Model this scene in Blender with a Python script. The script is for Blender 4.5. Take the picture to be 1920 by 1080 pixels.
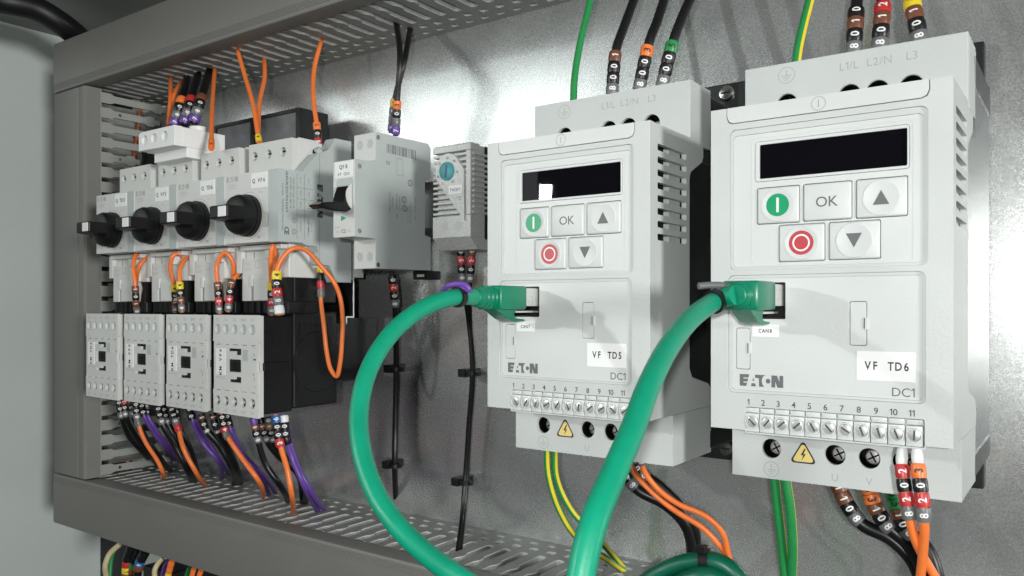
import bpy, bmesh, math, random
from mathutils import Vector, Matrix
from mathutils.geometry import tessellate_polygon

# ------------------------------------------------------------------ scene, camera, lights
S = 0.001                                   # everything below is written in millimetres
scene = bpy.context.scene
for o in list(bpy.data.objects):
    bpy.data.objects.remove(o)
COL = scene.collection
TH = math.radians(35.6); SI, CO = math.sin(TH), math.cos(TH); FPX = 1507.0; DC = 415.0

cam_d = bpy.data.cameras.new('camera'); cam = bpy.data.objects.new('camera', cam_d); COL.objects.link(cam)
cam.location = (0, -DC * S, 0); cam.rotation_euler = (math.radians(90), 0, TH)
cam_d.sensor_width = 36; cam_d.lens = FPX * 36 / 1920; cam_d.shift_y = 35 / 1920
cam_d.clip_start = 0.005; cam_d.clip_end = 20
cam_d.dof.use_dof = True; cam_d.dof.focus_distance = 0.34; cam_d.dof.aperture_fstop = 60
scene.camera = cam

world = bpy.data.worlds.new('World'); scene.world = world; world.use_nodes = True
bgn = world.node_tree.nodes['Background']
bgn.inputs[0].default_value = (0.80, 0.88, 0.86, 1); bgn.inputs[1].default_value = 0.052

def lamp(name, loc, size, power, target, color=(1, 1, 1), shape='DISK', sy=None):
    d = bpy.data.lights.new(name, 'AREA'); d.shape = shape; d.size = size * S
    if sy: d.size_y = sy * S
    d.energy = power; d.color = color
    o = bpy.data.objects.new(name, d); COL.objects.link(o)
    o.location = Vector(loc) * S
    o.rotation_euler = (Vector(target) - Vector(loc)).to_track_quat('-Z', 'Y').to_euler()
    return o
lamp('phone_light', (48, -530, 22), 12, 1.32, (-230, 0, 20), (1.0, 1.0, 0.98))
wo = lamp('work_light', (-635, -800, 165), 17, 0.34, (0, 0, 0), (0.98, 1.0, 0.99), 'RECTANGLE', 21)
wo.data.spread = math.radians(84)
wo.rotation_euler = Vector((math.sin(math.radians(39)), math.cos(math.radians(39)), -0.25)).to_track_quat('-Z', 'Y').to_euler()
lamp('room_window', (-1130, -900, 360), 700, 2.3, (-340, 0, 120), (0.93, 1.0, 0.99), 'RECTANGLE', 320)

lamp('hall_lamp', (2735, -1400, 132), 520, 68, (-300, 0, 40), (1.0, 1.0, 0.98))

scene.view_settings.view_transform = 'Standard'; scene.view_settings.look = 'None'
scene.view_settings.exposure = 0; scene.view_settings.gamma = 1
scene.view_settings.use_curve_mapping = False
scene.render.engine = 'CYCLES'
scene.render.resolution_x = 1024; scene.render.resolution_y = 576

# ------------------------------------------------------------------ photograph -> place
def G(u):
    t = (u - 960) / FPX
    return (t * CO - SI) / (CO + t * SI)
def at(u, v, dy):                            # point seen at pixel u,v lying dy mm in front of the camera along Y
    g = G(u); zc = dy * (CO - g * SI)
    return Vector((g * dy, dy - DC, (575 - v) * zc / FPX))
def atz(u, v, Z):                            # point seen at pixel u,v lying on the height Z
    g = G(u); zc = Z * FPX / (575 - v); dy = zc / (CO - g * SI)
    return Vector((g * dy, dy - DC, Z))
def atc(u, v, zc):                           # point seen at pixel u,v at optical depth zc
    dy = zc / (CO - G(u) * SI)
    return at(u, v, dy)

# ------------------------------------------------------------------ materials
def mat(name, col, rough=0.5, metal=0.0, var=0.0, vscale=60, bump=0.0, bscale=900, coat=0.0, spec=0.5, emis=0):
    m = bpy.data.materials.new(name); m.use_nodes = True
    nt = m.node_tree; b = nt.nodes['Principled BSDF']
    b.inputs['Base Color'].default_value = (*col, 1); b.inputs['Roughness'].default_value = rough
    b.inputs['Metallic'].default_value = metal; b.inputs['Specular IOR Level'].default_value = spec
    if coat: b.inputs['Coat Weight'].default_value = coat; b.inputs['Coat Roughness'].default_value = 0.08
    tc = nt.nodes.new('ShaderNodeTexCoord')
    if var:
        n = nt.nodes.new('ShaderNodeTexNoise'); n.inputs['Scale'].default_value = vscale; n.inputs['Detail'].default_value = 6
        nt.links.new(tc.outputs['Object'], n.inputs['Vector'])
        mr = nt.nodes.new('ShaderNodeMapRange'); mr.inputs[1].default_value = 0.3; mr.inputs[2].default_value = 0.7
        mr.inputs[3].default_value = 1 - var; mr.inputs[4].default_value = 1 + var
        nt.links.new(n.outputs[0], mr.inputs[0])
        mx = nt.nodes.new('ShaderNodeVectorMath'); mx.operation = 'SCALE'; mx.inputs[0].default_value = col
        nt.links.new(mr.outputs[0], mx.inputs['Scale']); nt.links.new(mx.outputs[0], b.inputs['Base Color'])
        mr2 = nt.nodes.new('ShaderNodeMapRange'); mr2.inputs[3].default_value = max(0.03, rough - 0.08); mr2.inputs[4].default_value = rough + 0.08
        nt.links.new(n.outputs[0], mr2.inputs[0]); nt.links.new(mr2.outputs[0], b.inputs['Roughness'])
    if bump:
        n2 = nt.nodes.new('ShaderNodeTexNoise'); n2.inputs['Scale'].default_value = bscale; n2.inputs['Detail'].default_value = 3
        nt.links.new(tc.outputs['Object'], n2.inputs['Vector'])
        bp = nt.nodes.new('ShaderNodeBump'); bp.inputs['Strength'].default_value = bump; bp.inputs['Distance'].default_value = 0.0002
        nt.links.new(n2.outputs[0], bp.inputs['Height']); nt.links.new(bp.outputs[0], b.inputs['Normal'])
    return m
M = {}
M['case'] = mat('case_light_grey', (0.56, 0.585, 0.572), 0.42, var=0.035, vscale=35, bump=0.45, bscale=1100)
M['case2'] = mat('case_insert_grey', (0.615, 0.64, 0.63), 0.40, var=0.03, vscale=35, bump=0.4, bscale=1100)
M['cover'] = mat('cover_grey', (0.54, 0.567, 0.555), 0.45, var=0.04, vscale=35, bump=0.5, bscale=1100)
M['device'] = mat('device_grey', (0.65, 0.66, 0.635), 0.5, var=0.03, bump=0.25, bscale=1200)
M['device_shaded'] = mat('device_grey_shaded', (0.47, 0.515, 0.505), 0.45, var=0.03, bump=0.25, bscale=1200)  # device plastic with the flanks' dimmer, bluer light put into the colour; screws too
M['emboss'] = mat('embossed_grey', (0.36, 0.38, 0.37), 0.5)
M['emboss2'] = mat('embossed_pale', (0.42, 0.42, 0.40), 0.5)
M['print'] = mat('print_dark_grey', (0.06, 0.065, 0.07), 0.5)
M['print2'] = mat('print_mid_grey', (0.13, 0.135, 0.14), 0.5)
M['black'] = mat('black_plastic', (0.007, 0.007, 0.008), 0.45, var=0.15, bump=0.3, spec=0.35)
M['blackgloss'] = mat('black_gloss', (0.008, 0.008, 0.009), 0.2)
M['screw'] = mat('plated_screw', (0.66, 0.66, 0.64), 0.34, 0.6, var=0.08, vscale=400)
M['cable_shaded'] = mat('cable_green_shaded', (0.0, 0.11, 0.06), 0.38, var=0.06, vscale=140)  # green cable with the coil's shade put into the colour
M['window'] = mat('display_window', (0.004, 0.004, 0.006), 0.012, spec=0.1)
M['dark'] = mat('dark_void', (0.006, 0.006, 0.006), 0.8)
M['duct'] = mat('duct_grey', (0.195, 0.192, 0.178), 0.5, var=0.03, vscale=25, bump=0.3, bscale=700)
M['duct2'] = mat('duct_finger_grey', (0.29, 0.30, 0.28), 0.5, var=0.03, vscale=25, bump=0.2)
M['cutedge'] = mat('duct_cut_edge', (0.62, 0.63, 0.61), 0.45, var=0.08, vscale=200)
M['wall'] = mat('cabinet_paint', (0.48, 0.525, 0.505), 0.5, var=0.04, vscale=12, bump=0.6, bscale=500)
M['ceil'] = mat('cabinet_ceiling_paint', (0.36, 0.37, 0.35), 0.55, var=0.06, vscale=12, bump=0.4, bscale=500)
M['steel'] = mat('bright_steel', (0.62, 0.62, 0.60), 0.22, 1.0, var=0.08, vscale=300)
M['zinc'] = mat('zinc_rail', (0.50, 0.51, 0.50), 0.32, 1.0, var=0.1, vscale=90)
M['knurl'] = mat('rough_pewter', (0.60, 0.61, 0.59), 0.5, 0.25, var=0.15, vscale=700, bump=1.0, bscale=1500)
M['adapter'] = mat('adapter_panel', (0.12, 0.123, 0.128), 0.4, 0.3, var=0.3, vscale=60)
M['sink'] = mat('heat_sink_black', (0.02, 0.021, 0.022), 0.3, 0.0, var=0.1)
M['sinkmetal'] = mat('heat_sink_aluminium', (0.33, 0.35, 0.35), 0.3, 1.0, var=0.08, vscale=200)
M['paper'] = mat('white_label', (0.86, 0.87, 0.86), 0.5, var=0.01)
M['ink'] = mat('label_ink', (0.02, 0.02, 0.022), 0.5)
M['white'] = mat('white_plastic', (0.82, 0.83, 0.82), 0.4, var=0.02)
M['keygreen'] = mat('key_green', (0.0, 0.31, 0.125), 0.4)
M['keyred'] = mat('key_red', (0.50, 0.055, 0.07), 0.4)
M['yellow'] = mat('warning_yellow', (0.78, 0.62, 0.22), 0.45)
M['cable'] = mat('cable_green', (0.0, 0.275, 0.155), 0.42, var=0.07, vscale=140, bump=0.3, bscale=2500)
M['plug'] = mat('plug_green', (0.0, 0.19, 0.10), 0.3, var=0.06, vscale=200)
M['teal'] = mat('dial_teal', (0.05, 0.29, 0.31), 0.4)
M['dialblue'] = mat('dial_blue', (0.01, 0.05, 0.16), 0.4)
WC = {'orange': (0.86, 0.205, 0.045), 'black': (0.007, 0.007, 0.008), 'purple': (0.135, 0.06, 0.33), 'red': (0.50, 0.03, 0.035),
      'brown': (0.17, 0.062, 0.032), 'grey': (0.15, 0.155, 0.16), 'yellow': (0.80, 0.62, 0.03), 'green': (0.02, 0.26, 0.07),
      'blue': (0.02, 0.14, 0.42), 'white': (0.82, 0.83, 0.82), 'cream': (0.55, 0.47, 0.28), 'tan': (0.30, 0.16, 0.06)}
for k, c in WC.items():
    M['w_' + k] = mat('insulation_' + k, c, 0.38, var=0.06, vscale=250)

def plate_material():
    m = bpy.data.materials.new('galvanised_sheet'); m.use_nodes = True; nt = m.node_tree
    b = nt.nodes['Principled BSDF']; b.inputs['Metallic'].default_value = 0.76
    tc = nt.nodes.new('ShaderNodeTexCoord')
    def noise(sc, det=4, typ='ShaderNodeTexNoise', st=None):
        n = nt.nodes.new(typ); n.inputs['Scale'].default_value = sc
        if typ == 'ShaderNodeTexNoise': n.inputs['Detail'].default_value = det
        if st:
            mp = nt.nodes.new('ShaderNodeMapping'); mp.inputs['Scale'].default_value = st[0]; mp.inputs['Rotation'].default_value = st[1]
            nt.links.new(tc.outputs['Object'], mp.inputs[0]); nt.links.new(mp.outputs[0], n.inputs['Vector'])
        else: nt.links.new(tc.outputs['Object'], n.inputs['Vector'])
        return n
    def rng(src, a, bb, c, d):
        r = nt.nodes.new('ShaderNodeMapRange'); 
        for i, x in enumerate((a, bb, c, d)): r.inputs[i + 1].default_value = x
        nt.links.new(src, r.inputs[0]); return r.outputs[0]
    def math_(op, a, b2):
        n = nt.nodes.new('ShaderNodeMath'); n.operation = op
        for i, x in enumerate((a, b2)):
            if isinstance(x, (int, float)): n.inputs[i].default_value = x
            else: nt.links.new(x, n.inputs[i])
        return n.outputs[0]
    sp = noise(2300, 0, 'ShaderNodeTexVoronoi')
    sep = nt.nodes.new('ShaderNodeSeparateColor'); nt.links.new(sp.outputs['Color'], sep.inputs[0])
    fine = noise(700, 5); big = noise(14, 5); cloud = noise(45, 6)
    scr = noise(30, 2, st=((1, 1, 60), (0, 0.9, 0))); scr2 = noise(40, 2, st=((60, 1, 1), (0, 0.35, 0)))
    thin = math_('GREATER_THAN', scr.outputs[0], 0.70); thin2 = math_('GREATER_THAN', scr2.outputs[0], 0.71)
    s = math_('MAXIMUM', thin, thin2)
    val = math_('ADD', rng(sep.outputs[0], 0, 1, 0.61, 0.69), rng(fine.outputs[0], 0.3, 0.7, -0.04, 0.04))
    val = math_('ADD', val, rng(big.outputs[0], 0.3, 0.7, -0.025, 0.025))
    val = math_('ADD', val, math_('MULTIPLY', s, 0.12))
    cc = nt.nodes.new('ShaderNodeCombineColor')
    nt.links.new(math_('MULTIPLY', val, 0.97), cc.inputs[0]); nt.links.new(val, cc.inputs[1]); nt.links.new(math_('MULTIPLY', val, 0.99), cc.inputs[2])
    nt.links.new(cc.outputs[0], b.inputs['Base Color'])
    ro = math_('ADD', rng(sep.outputs[1], 0, 1, 0.20, 0.29), rng(cloud.outputs[0], 0.3, 0.7, -0.02, 0.025))
    nt.links.new(ro, b.inputs['Roughness'])
    bp = nt.nodes.new('ShaderNodeBump'); bp.inputs['Strength'].default_value = 0.06; bp.inputs['Distance'].default_value = 0.00012
    nt.links.new(math_('ADD', fine.outputs[0], math_('MULTIPLY', sep.outputs[2], 0.7)), bp.inputs['Height']); nt.links.new(bp.outputs[0], b.inputs['Normal'])
    return m
M['plate'] = plate_material()

# ------------------------------------------------------------------ glyphs (built-in font only)
_gl = {}
def glyph(ch, bold):
    k = (ch, bold)
    if k in _gl: return _gl[k]
    cu = bpy.data.curves.new('g', 'FONT'); cu.body = ch; cu.size = 1.0; cu.resolution_u = 3; cu.offset = 0.022 * bold
    ob = bpy.data.objects.new('g', cu); COL.objects.link(ob); bpy.context.view_layer.update()
    me = ob.evaluated_get(bpy.context.evaluated_depsgraph_get()).to_mesh()
    vs = [(v.co.x, v.co.y) for v in me.vertices]; fs = [tuple(p.vertices) for p in me.polygons]
    ob.evaluated_get(bpy.context.evaluated_depsgraph_get()).to_mesh_clear()
    bpy.data.objects.remove(ob); bpy.data.curves.remove(cu)
    if ch == '1':
        w = 0.045 + 0.022 * bold
        vs = [(.28-w,0),(.28+w,0),(.28+w,.71),(.28-w*.6,.71),(.08,.56),(.08,.56-2.0*w),(.28-w,.57)]; fs = [(0,1,2,3,6),(3,4,5,6)]
    if bold >= 1.15:                          # marker characters get bent round a sleeve: slice them
        b2 = bmesh.new(); q = [b2.verts.new((a, b, 0)) for a, b in vs]
        for f in fs:
            try: b2.faces.new([q[i] for i in f])
            except ValueError: pass
        for k in range(1, 10):
            bmesh.ops.bisect_plane(b2, geom=b2.verts[:] + b2.edges[:] + b2.faces[:], plane_co=(0, k * .075 - .02, 0), plane_no=(0, 1, 0))
        b2.verts.index_update(); vs = [(v.co.x, v.co.y) for v in b2.verts]; fs = [tuple(v.index for v in f.verts) for f in b2.faces]; b2.free()
    x0 = min([v[0] for v in vs], default=0); x1 = max([v[0] for v in vs], default=0.3)
    _gl[k] = (vs, fs, x0, x1)
    return _gl[k]

LOGO = [[(0,0),(0,1),(.83,1),(.76,.72),(.33,.72),(.33,.63),(.735,.63),(.665,.37),(.33,.37),(.33,.28),(.64,.28),(.57,0)],
        [(1.10,.46),(1.17,.76),(1.27,.46)], [(.97,0),(1.03,.26),(1.33,.26),(1.41,0)],
        [(1.32,1),(2.2,1),(2.02,.88),(1.91,.66),(1.89,.45),(1.96,.2),(2.1,0),(1.66,0),(1.64,.72),(1.32,.72)],
        [(2.42+.2*math.cos(a*math.pi/8), .5+.2*math.sin(a*math.pi/8)) for a in range(16)],
        [(2.7,0),(2.7,1),(3.17,1),(3.37,.48),(3.37,1),(3.68,1),(3.68,0),(3.2,0),(3.02,.48),(3.02,0)]]

# ------------------------------------------------------------------ mesh builder
def XZ(y):  return lambda a, b, c: (a, y - c, b)          # a=x, b=z, outward (c>0) towards -Y
def YZ(x):  return lambda a, b, c: (x + c, a, b)          # a=y, b=z, outward towards +X
def XY(z, s=1): return lambda a, b, c: (a, b, z + s * c)  # a=x, b=y

def rrect(x0, x1, z0, z1, r=1.0, n=4):
    pts = []
    for cx, cz, a0 in ((x1 - r, z0 + r, -90), (x1 - r, z1 - r, 0), (x0 + r, z1 - r, 90), (x0 + r, z0 + r, 180)):
        for i in range(n + 1):
            a = math.radians(a0 + 90 * i / n); pts.append((cx + r * math.cos(a), cz + r * math.sin(a)))
    return pts
def circ(cx, cz, r, n=24, rz=None):
    rz = rz or r
    return [(cx + r * math.cos(2 * math.pi * i / n), cz + rz * math.sin(2 * math.pi * i / n)) for i in range(n)]

class MB:
    def __init__(s): s.bm = bmesh.new()
    def _v(s, p): return s.bm.verts.new(Vector(p) * S)
    def box(s, x0, x1, y0, y1, z0, z1, bev=0.0, m=0, seg=2):
        vs = [s._v((x, y, z)) for x in (x0, x1) for y in (y0, y1) for z in (z0, z1)]
        fs = [s.bm.faces.new([vs[i] for i in q]) for q in ((0,1,3,2),(4,6,7,5),(0,4,5,1),(2,3,7,6),(0,2,6,4),(1,5,7,3))]
        for f in fs: f.material_index = m
        if bev:
            es = list({e for f in fs for e in f.edges})
            r = bmesh.ops.bevel(s.bm, geom=es, offset=bev * S, segments=seg, affect='EDGES', profile=0.5)
            for f in r['faces']: f.material_index = m
        return s
    def plate(s, outer, holes, mp, t, m=0, ms=None):
        """flat sheet t thick: front face at c=0, back at c=-t; holes go right through"""
        loops = [outer] + list(holes)
        flat = [p for l in loops for p in l]
        tri = tessellate_polygon([[Vector((p[0], p[1], 0)) for p in l] for l in loops])
        fr = [s._v(mp(p[0], p[1], 0)) for p in flat]
        bk = [s._v(mp(p[0], p[1], -t)) for p in flat] if t else None
        for q in tri:
            try:
                s.bm.faces.new([fr[i] for i in q]).material_index = m
                if bk: s.bm.faces.new([bk[i] for i in reversed(q)]).material_index = m
            except ValueError: pass
        if bk:
            k = 0
            for l in loops:
                n = len(l)
                for i in range(n):
                    a, b = k + i, k + (i + 1) % n
                    s.bm.faces.new((fr[a], fr[b], bk[b], bk[a])).material_index = m if ms is None or k == 0 else ms
                k += n
        return s
    def lathe(s, c, axis, prof, n=24, m=0, ref=None):
        """prof: list of (distance along axis, radius)"""
        c = Vector(c); ax = Vector(axis).normalized()
        r1 = (Vector(ref) if ref else (Vector((0,0,1)) if abs(ax.z) < .9 else Vector((1,0,0)))); r1 = (r1 - ax * r1.dot(ax)).normalized(); r2 = ax.cross(r1)
        rings = []
        for d, r in prof:
            if r < 1e-5: rings.append([s._v(c + ax * d)])
            else: rings.append([s._v(c + ax * d + (r1 * math.cos(2*math.pi*i/n) + r2 * math.sin(2*math.pi*i/n)) * r) for i in range(n)])
        for A, B in zip(rings, rings[1:]):
            for i in range(n):
                j = (i + 1) % n
                if len(A) == 1 and len(B) == 1: continue
                if len(A) == 1: f = s.bm.faces.new((A[0], B[j], B[i]))
                elif len(B) == 1: f = s.bm.faces.new((A[i], A[j], B[0]))
                else: f = s.bm.faces.new((A[i], A[j], B[j], B[i]))
                f.material_index = m
        return s
    def tube(s, pts, r, n=12, m=0, caps=True, stripes=None, up=(0, -1, 0)):
        pts = [Vector(p) for p in pts]; N = len(pts)
        tan = [(pts[min(i+1, N-1)] - pts[max(i-1, 0)]).normalized() for i in range(N)]
        u = Vector(up); rings = []
        for i in range(N):
            u = (u - tan[i] * u.dot(tan[i]))
            if u.length < 1e-4: u = tan[i].orthogonal()
            u.normalize(); w = tan[i].cross(u); rr = r[i] if isinstance(r, (list, tuple)) else r
            rings.append([s._v(pts[i] + (u * math.cos(2*math.pi*k/n) + w * math.sin(2*math.pi*k/n)) * rr) for k in range(n)])
        for A, B in zip(rings, rings[1:]):
            for k in range(n):
                f = s.bm.faces.new((A[k], A[(k+1) % n], B[(k+1) % n], B[k]))
                f.material_index = stripes[k % len(stripes)] if stripes else m
        if caps:
            s.bm.faces.new(list(reversed(rings[0]))).material_index = m; s.bm.faces.new(rings[-1]).material_index = m
        return s
    def text(s, st, cx, cz, h, mp, m=0, bold=0.0, gap=0.16, mono=0, xs=1.0, lift=0.04, rot=0):
        """st centred on cx,cz with capital height h on the mapping mp"""
        k = h / 0.70; x = 0; L = []
        for ch in st:
            if ch == ' ': x += (mono or 0.38); continue
            vs, fs, x0, x1 = glyph(ch, bold)
            if mono: off = x + (mono - (x1 - x0)) / 2 - x0; x += mono
            else: off = x - x0; x += (x1 - x0) + gap
            L.append((vs, fs, off))
        W = x - (0 if mono else gap); ca, sa = math.cos(rot), math.sin(rot)
        for vs, fs, off in L:
            nv = []
            for a, b in vs:
                px = (a + off - W / 2) * k * xs; pz = (b - 0.35) * k
                nv.append(s._v(mp(cx + px * ca - pz * sa, cz + px * sa + pz * ca, lift)))
            for f in fs:
                try: s.bm.faces.new([nv[i] for i in f]).material_index = m
                except ValueError: pass
        return s
    def logo(s, x0, z0, h, mp, m=0, xs=1.0, rot=0, lift=0.04):
        ca, sa = math.cos(rot), math.sin(rot)
        for l in LOGO:
            s.plate([(x0 + (a*xs*ca - b*sa)*h, z0 + (a*xs*sa + b*ca)*h) for a, b in l], [], lambda a, b, c: mp(a, b, c + lift), 0, m)
        return s
    def build(s, name, mats, parent=None, smooth=None, bevel=0.0, origin=None):
        if not isinstance(mats, (list, tuple)): mats = [mats]
        bmesh.ops.remove_doubles(s.bm, verts=s.bm.verts, dist=1e-7)
        bmesh.ops.recalc_face_normals(s.bm, faces=s.bm.faces)
        if bevel: bmesh.ops.dissolve_limit(s.bm, angle_limit=0.01, verts=s.bm.verts, edges=s.bm.edges, delimit={'MATERIAL'})
        org = Vector(origin) if origin is not None else (Vector(parent['org']) if parent is not None and 'org' in parent else Vector((0,0,0)))
        bmesh.ops.translate(s.bm, verts=s.bm.verts, vec=-org * S)
        me = bpy.data.meshes.new(name); s.bm.to_mesh(me); s.bm.free()
        for mm in mats: me.materials.append(M[mm] if isinstance(mm, str) else mm)
        if smooth:
            me.shade_smooth(); me.set_sharp_from_angle(angle=math.radians(smooth))
        o = bpy.data.objects.new(name, me); COL.objects.link(o)
        if parent is not None: o.parent = parent
        if origin is not None: o.location = org * S
        if parent is not None: o['org'] = list(org)
        if bevel:
            md = o.modifiers.new('edge', 'BEVEL'); md.width = bevel * S; md.segments = 2; md.limit_method = 'ANGLE'; md.angle_limit = math.radians(40)
        return o

def thing(name, loc, label, cat, group=None):
    o = bpy.data.objects.new(name, None); COL.objects.link(o); o.location = Vector(loc) * S; o['org'] = list(loc)
    o.empty_display_size = 0.01
    return tag(o, label, cat, group)
def tag(o, label, cat, group=None):
    o['label'] = label; o['category'] = cat
    if group: o['group'] = group
    return o
def struct(o): o['kind'] = 'structure'; return o

def smoothpath(P, step=1.5):
    P = [Vector(p) for p in P]
    if len(P) == 2: 
        n = max(2, int((P[1]-P[0]).length / step)); return [P[0].lerp(P[1], i / n) for i in range(n + 1)]
    Q = [P[0] * 2 - P[1]] + P + [P[-1] * 2 - P[-2]]; out = []
    for i in range(1, len(Q) - 2):
        p0, p1, p2, p3 = Q[i-1], Q[i], Q[i+1], Q[i+2]; n = max(3, int((p2 - p1).length / step))
        # centripetal-like blend keeps unevenly spaced points from overshooting
        d0, d1, d2 = max((p1-p0).length,1e-3)**.5, max((p2-p1).length,1e-3)**.5, max((p3-p2).length,1e-3)**.5
        m1 = (p2 - p1) - ((p2 - p0) / (d0 + d1) - (p1 - p0) / d0) * d1 if False else None
        t1 = ((p1-p0)/d0 - (p2-p0)/(d0+d1) + (p2-p1)/d1) * d1
        t2 = ((p2-p1)/d1 - (p3-p1)/(d1+d2) + (p3-p2)/d2) * d1
        for k in range(n):
            t = k / n
            out.append(p1*(2*t**3-3*t**2+1) + t1*(t**3-2*t**2+t) + p2*(-2*t**3+3*t**2) + t2*(t**3-t**2))
    out.append(P[-1]); return out

CAMP = Vector((0, -DC, 0))
class Path:
    def __init__(s, P): 
        s.p = smoothpath(P); s.c = [0]
        for a, b in zip(s.p, s.p[1:]): s.c.append(s.c[-1] + (b - a).length)
        s.L = s.c[-1]
    def pos(s, d):
        d = max(0, min(s.L, d))
        for i in range(1, len(s.c)):
            if d <= s.c[i]: return s.p[i-1].lerp(s.p[i], (d - s.c[i-1]) / max(1e-6, s.c[i] - s.c[i-1]))
        return s.p[-1]
    def tan(s, d): return (s.pos(d + 1) - s.pos(d - 1)).normalized()
    def cut(s, a, b, n=6): return [s.pos(a + (b - a) * i / n) for i in range(n + 1)]

def sleeves(path, s0, segs, R, L, parent, flip=1):
    """printed marker rings pushed over a conductor; the characters read along the wire"""
    d = s0
    for col, ch in segs:
        mb = MB(); e = 0.12
        pts = path.cut(d + 0.1, d + L - 0.1, 4)
        rr = [R * .93] + [R] * 3 + [R * .93]
        mb.tube([pts[0]] + pts + [pts[-1]], [R * .55] + rr + [R * .55], n=16, m=0, caps=False)
        ink = 'ink' if col in ('orange', 'yellow', 'green', 'white') else 'white'
        if ch:
            c = path.pos(d + L / 2); ax = path.tan(d + L / 2) * flip
            fr = CAMP - c; fr = (fr - ax * fr.dot(ax)).normalized(); up = fr.cross(ax)
            def mp(a, b, cc, c=c, ax=ax, fr=fr, up=up):
                an = b / R
                return c + ax * a + (fr * math.cos(an) + up * math.sin(an)) * (R + 0.07)
            mb.text(ch, 0, 0, min(R * 1.05, 3.1), mp, m=1, bold=1.2, xs=0.9, lift=0)
        mb.build('marker_sleeve', ['w_' + col, ink], parent, smooth=50)
        d += L
    return d

def wire(pts, r, col, label, cat='wire', group=None, name='wire', marks=None, s0=3, R=3.0, L=4.6, ferrule=0, fcol='white', flip=1, stripes=None, extra=None):
    path = Path(pts)
    root = thing(name, pts[0], label, cat, group)
    mb = MB()
    if stripes: mb.tube(path.p, r, n=18, stripes=stripes[1]); mats = ['w_' + c for c in stripes[0]]
    else: mb.tube(path.p, r, n=12); mats = ['w_' + col]
    mb.build('insulation', mats, root, smooth=60)
    d = s0
    if ferrule:
        f = MB(); f.tube(path.cut(0.2, ferrule, 5), [R * .62, R * .72, R * .78, R * .8, R * .78, R * .7], n=16); f.build('ferrule', 'w_' + fcol, root, smooth=50); d = ferrule
    if marks: sleeves(path, d, marks, R, L, root, flip)
    return root

# ================================================================== SETTING: cabinet, back plate, ducts
mb = MB(); mb.box(-745, 420, 0, 3, -420, 262 - 4); o = mb.build('mounting_plate', 'plate'); struct(o)
mb = MB(); mb.box(-816, -811, -190, 60, -460, 262); o = mb.build('cabinet_side_wall', 'wall'); struct(o)
mb = MB(); mb.box(-816, 420, 55, 60, -460, 262); o = mb.build('cabinet_back', 'dark'); struct(o)
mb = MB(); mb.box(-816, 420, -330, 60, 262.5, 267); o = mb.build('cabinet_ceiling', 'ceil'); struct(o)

def slot_poly(a, b0, b1):
    L = [(-1.0, b0), (-2.8, b0 + 4), (-2.8, b0 + 20), (-1.0, b0 + 23.5), (-1.0, b0 + 27), (-2.8, b0 + 30), (-2.8, b1 - 1.4), (-1.3, b1)]
    R_ = [(1.3, b1), (2.8, b1 - 1.4), (2.8, b0 + 27), (3.2, b0 + 23.5), (3.2, b0 + 20), (2.8, b0 + 17), (2.8, b0 + 5), (0.6, b0 + 1)]
    return [(a + x, y) for x, y in L + R_]
def duct_wall(x0, x1, z, sgn):
    holes = []; k = 0; a = x0 + 9
    while a < x1 - 6:
        holes.append(slot_poly(a, -76.5, -26)); holes.append(rrect(a - 2.6, a + 2.8, -20.5, -15.5, 1.5, 2))
        holes.append(rrect(a + 3.2, a + 8.4, -9.5, -6, 1.2, 2))
        if k % 3 == 1: holes.append(circ(a + 6.2, -66, 1.5, 10))
        a += 12.5; k += 1
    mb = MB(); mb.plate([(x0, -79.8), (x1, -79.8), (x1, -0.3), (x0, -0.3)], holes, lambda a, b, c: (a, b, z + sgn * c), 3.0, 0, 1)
    return mb
def lid_h(x0, x1, za, zb, inner):
    """long lid: za<zb; ridges near the inner edge"""
    mb = MB(); prof = []
    n = 3
    ys = -83
    zi = zb if inner > 0 else za; zo = za if inner > 0 else zb; s = 1 if inner > 0 else -1
    P = [(zo, -70), (zo, -80.5), (zo + s*0.6, -82.2), (zo + s*2.2, -83)]
    P += [(zi - s*8.0, -83)]
    for k in range(4):
        c = zi - s * (7.4 - 1.35 * k); P += [(c, -83.0), (c + s*.35, -82.55), (c + s*.7, -82.55), (c + s*1.0, -83.0)]
    P += [(zi - s*1.8, -83), (zi - s*.5, -82.3), (zi, -80.8), (zi, -70)]
    I = [(zi - s*1.6, -70), (zi - s*1.6, -80.4), (zo + s*1.6, -80.4), (zo + s*1.6, -70)]
    poly = [(y, z) for z, y in P + I]
    mb.plate(poly, [], lambda a, b, c: (x1 + c, a, b), x1 - x0)
    return mb
UZ0, UZ1, LZ0, LZ1 = 183, 226, -186, -143
for nm, z0, z1, inner, lab in (('wiring_duct', UZ0, UZ1, -1, 'long grey slotted wiring duct running along the top'),
                               ('wiring_duct', LZ0, LZ1, 1, 'long grey slotted wiring duct below the contactors')):
    t = thing(nm, (-722, 0, z0), lab, 'cable duct')
    lid_h(-722, 330, z0, z1, inner).build('lid', 'duct', t, smooth=30)
    zi = z0 if inner < 0 else z1; zo = z1 if inner < 0 else z0
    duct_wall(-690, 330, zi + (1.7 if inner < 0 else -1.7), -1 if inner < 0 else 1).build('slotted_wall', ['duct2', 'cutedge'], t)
    mb = MB(); mb.box(-720, 330, -79, -0.5, zo - 2 * (1 if zo > 0 else -1) - 1, zo - 2 * (1 if zo > 0 else -1) + 1)
    mb.build('outer_wall', 'duct2', t)
    mb = MB(); mb.box(-720, 330, -2.6, -0.4, min(zi, zo) + 3.5, max(zi, zo) - 3.5); mb.build('duct_base', 'duct2', t)
    if inner > 0:
        pass
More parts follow.
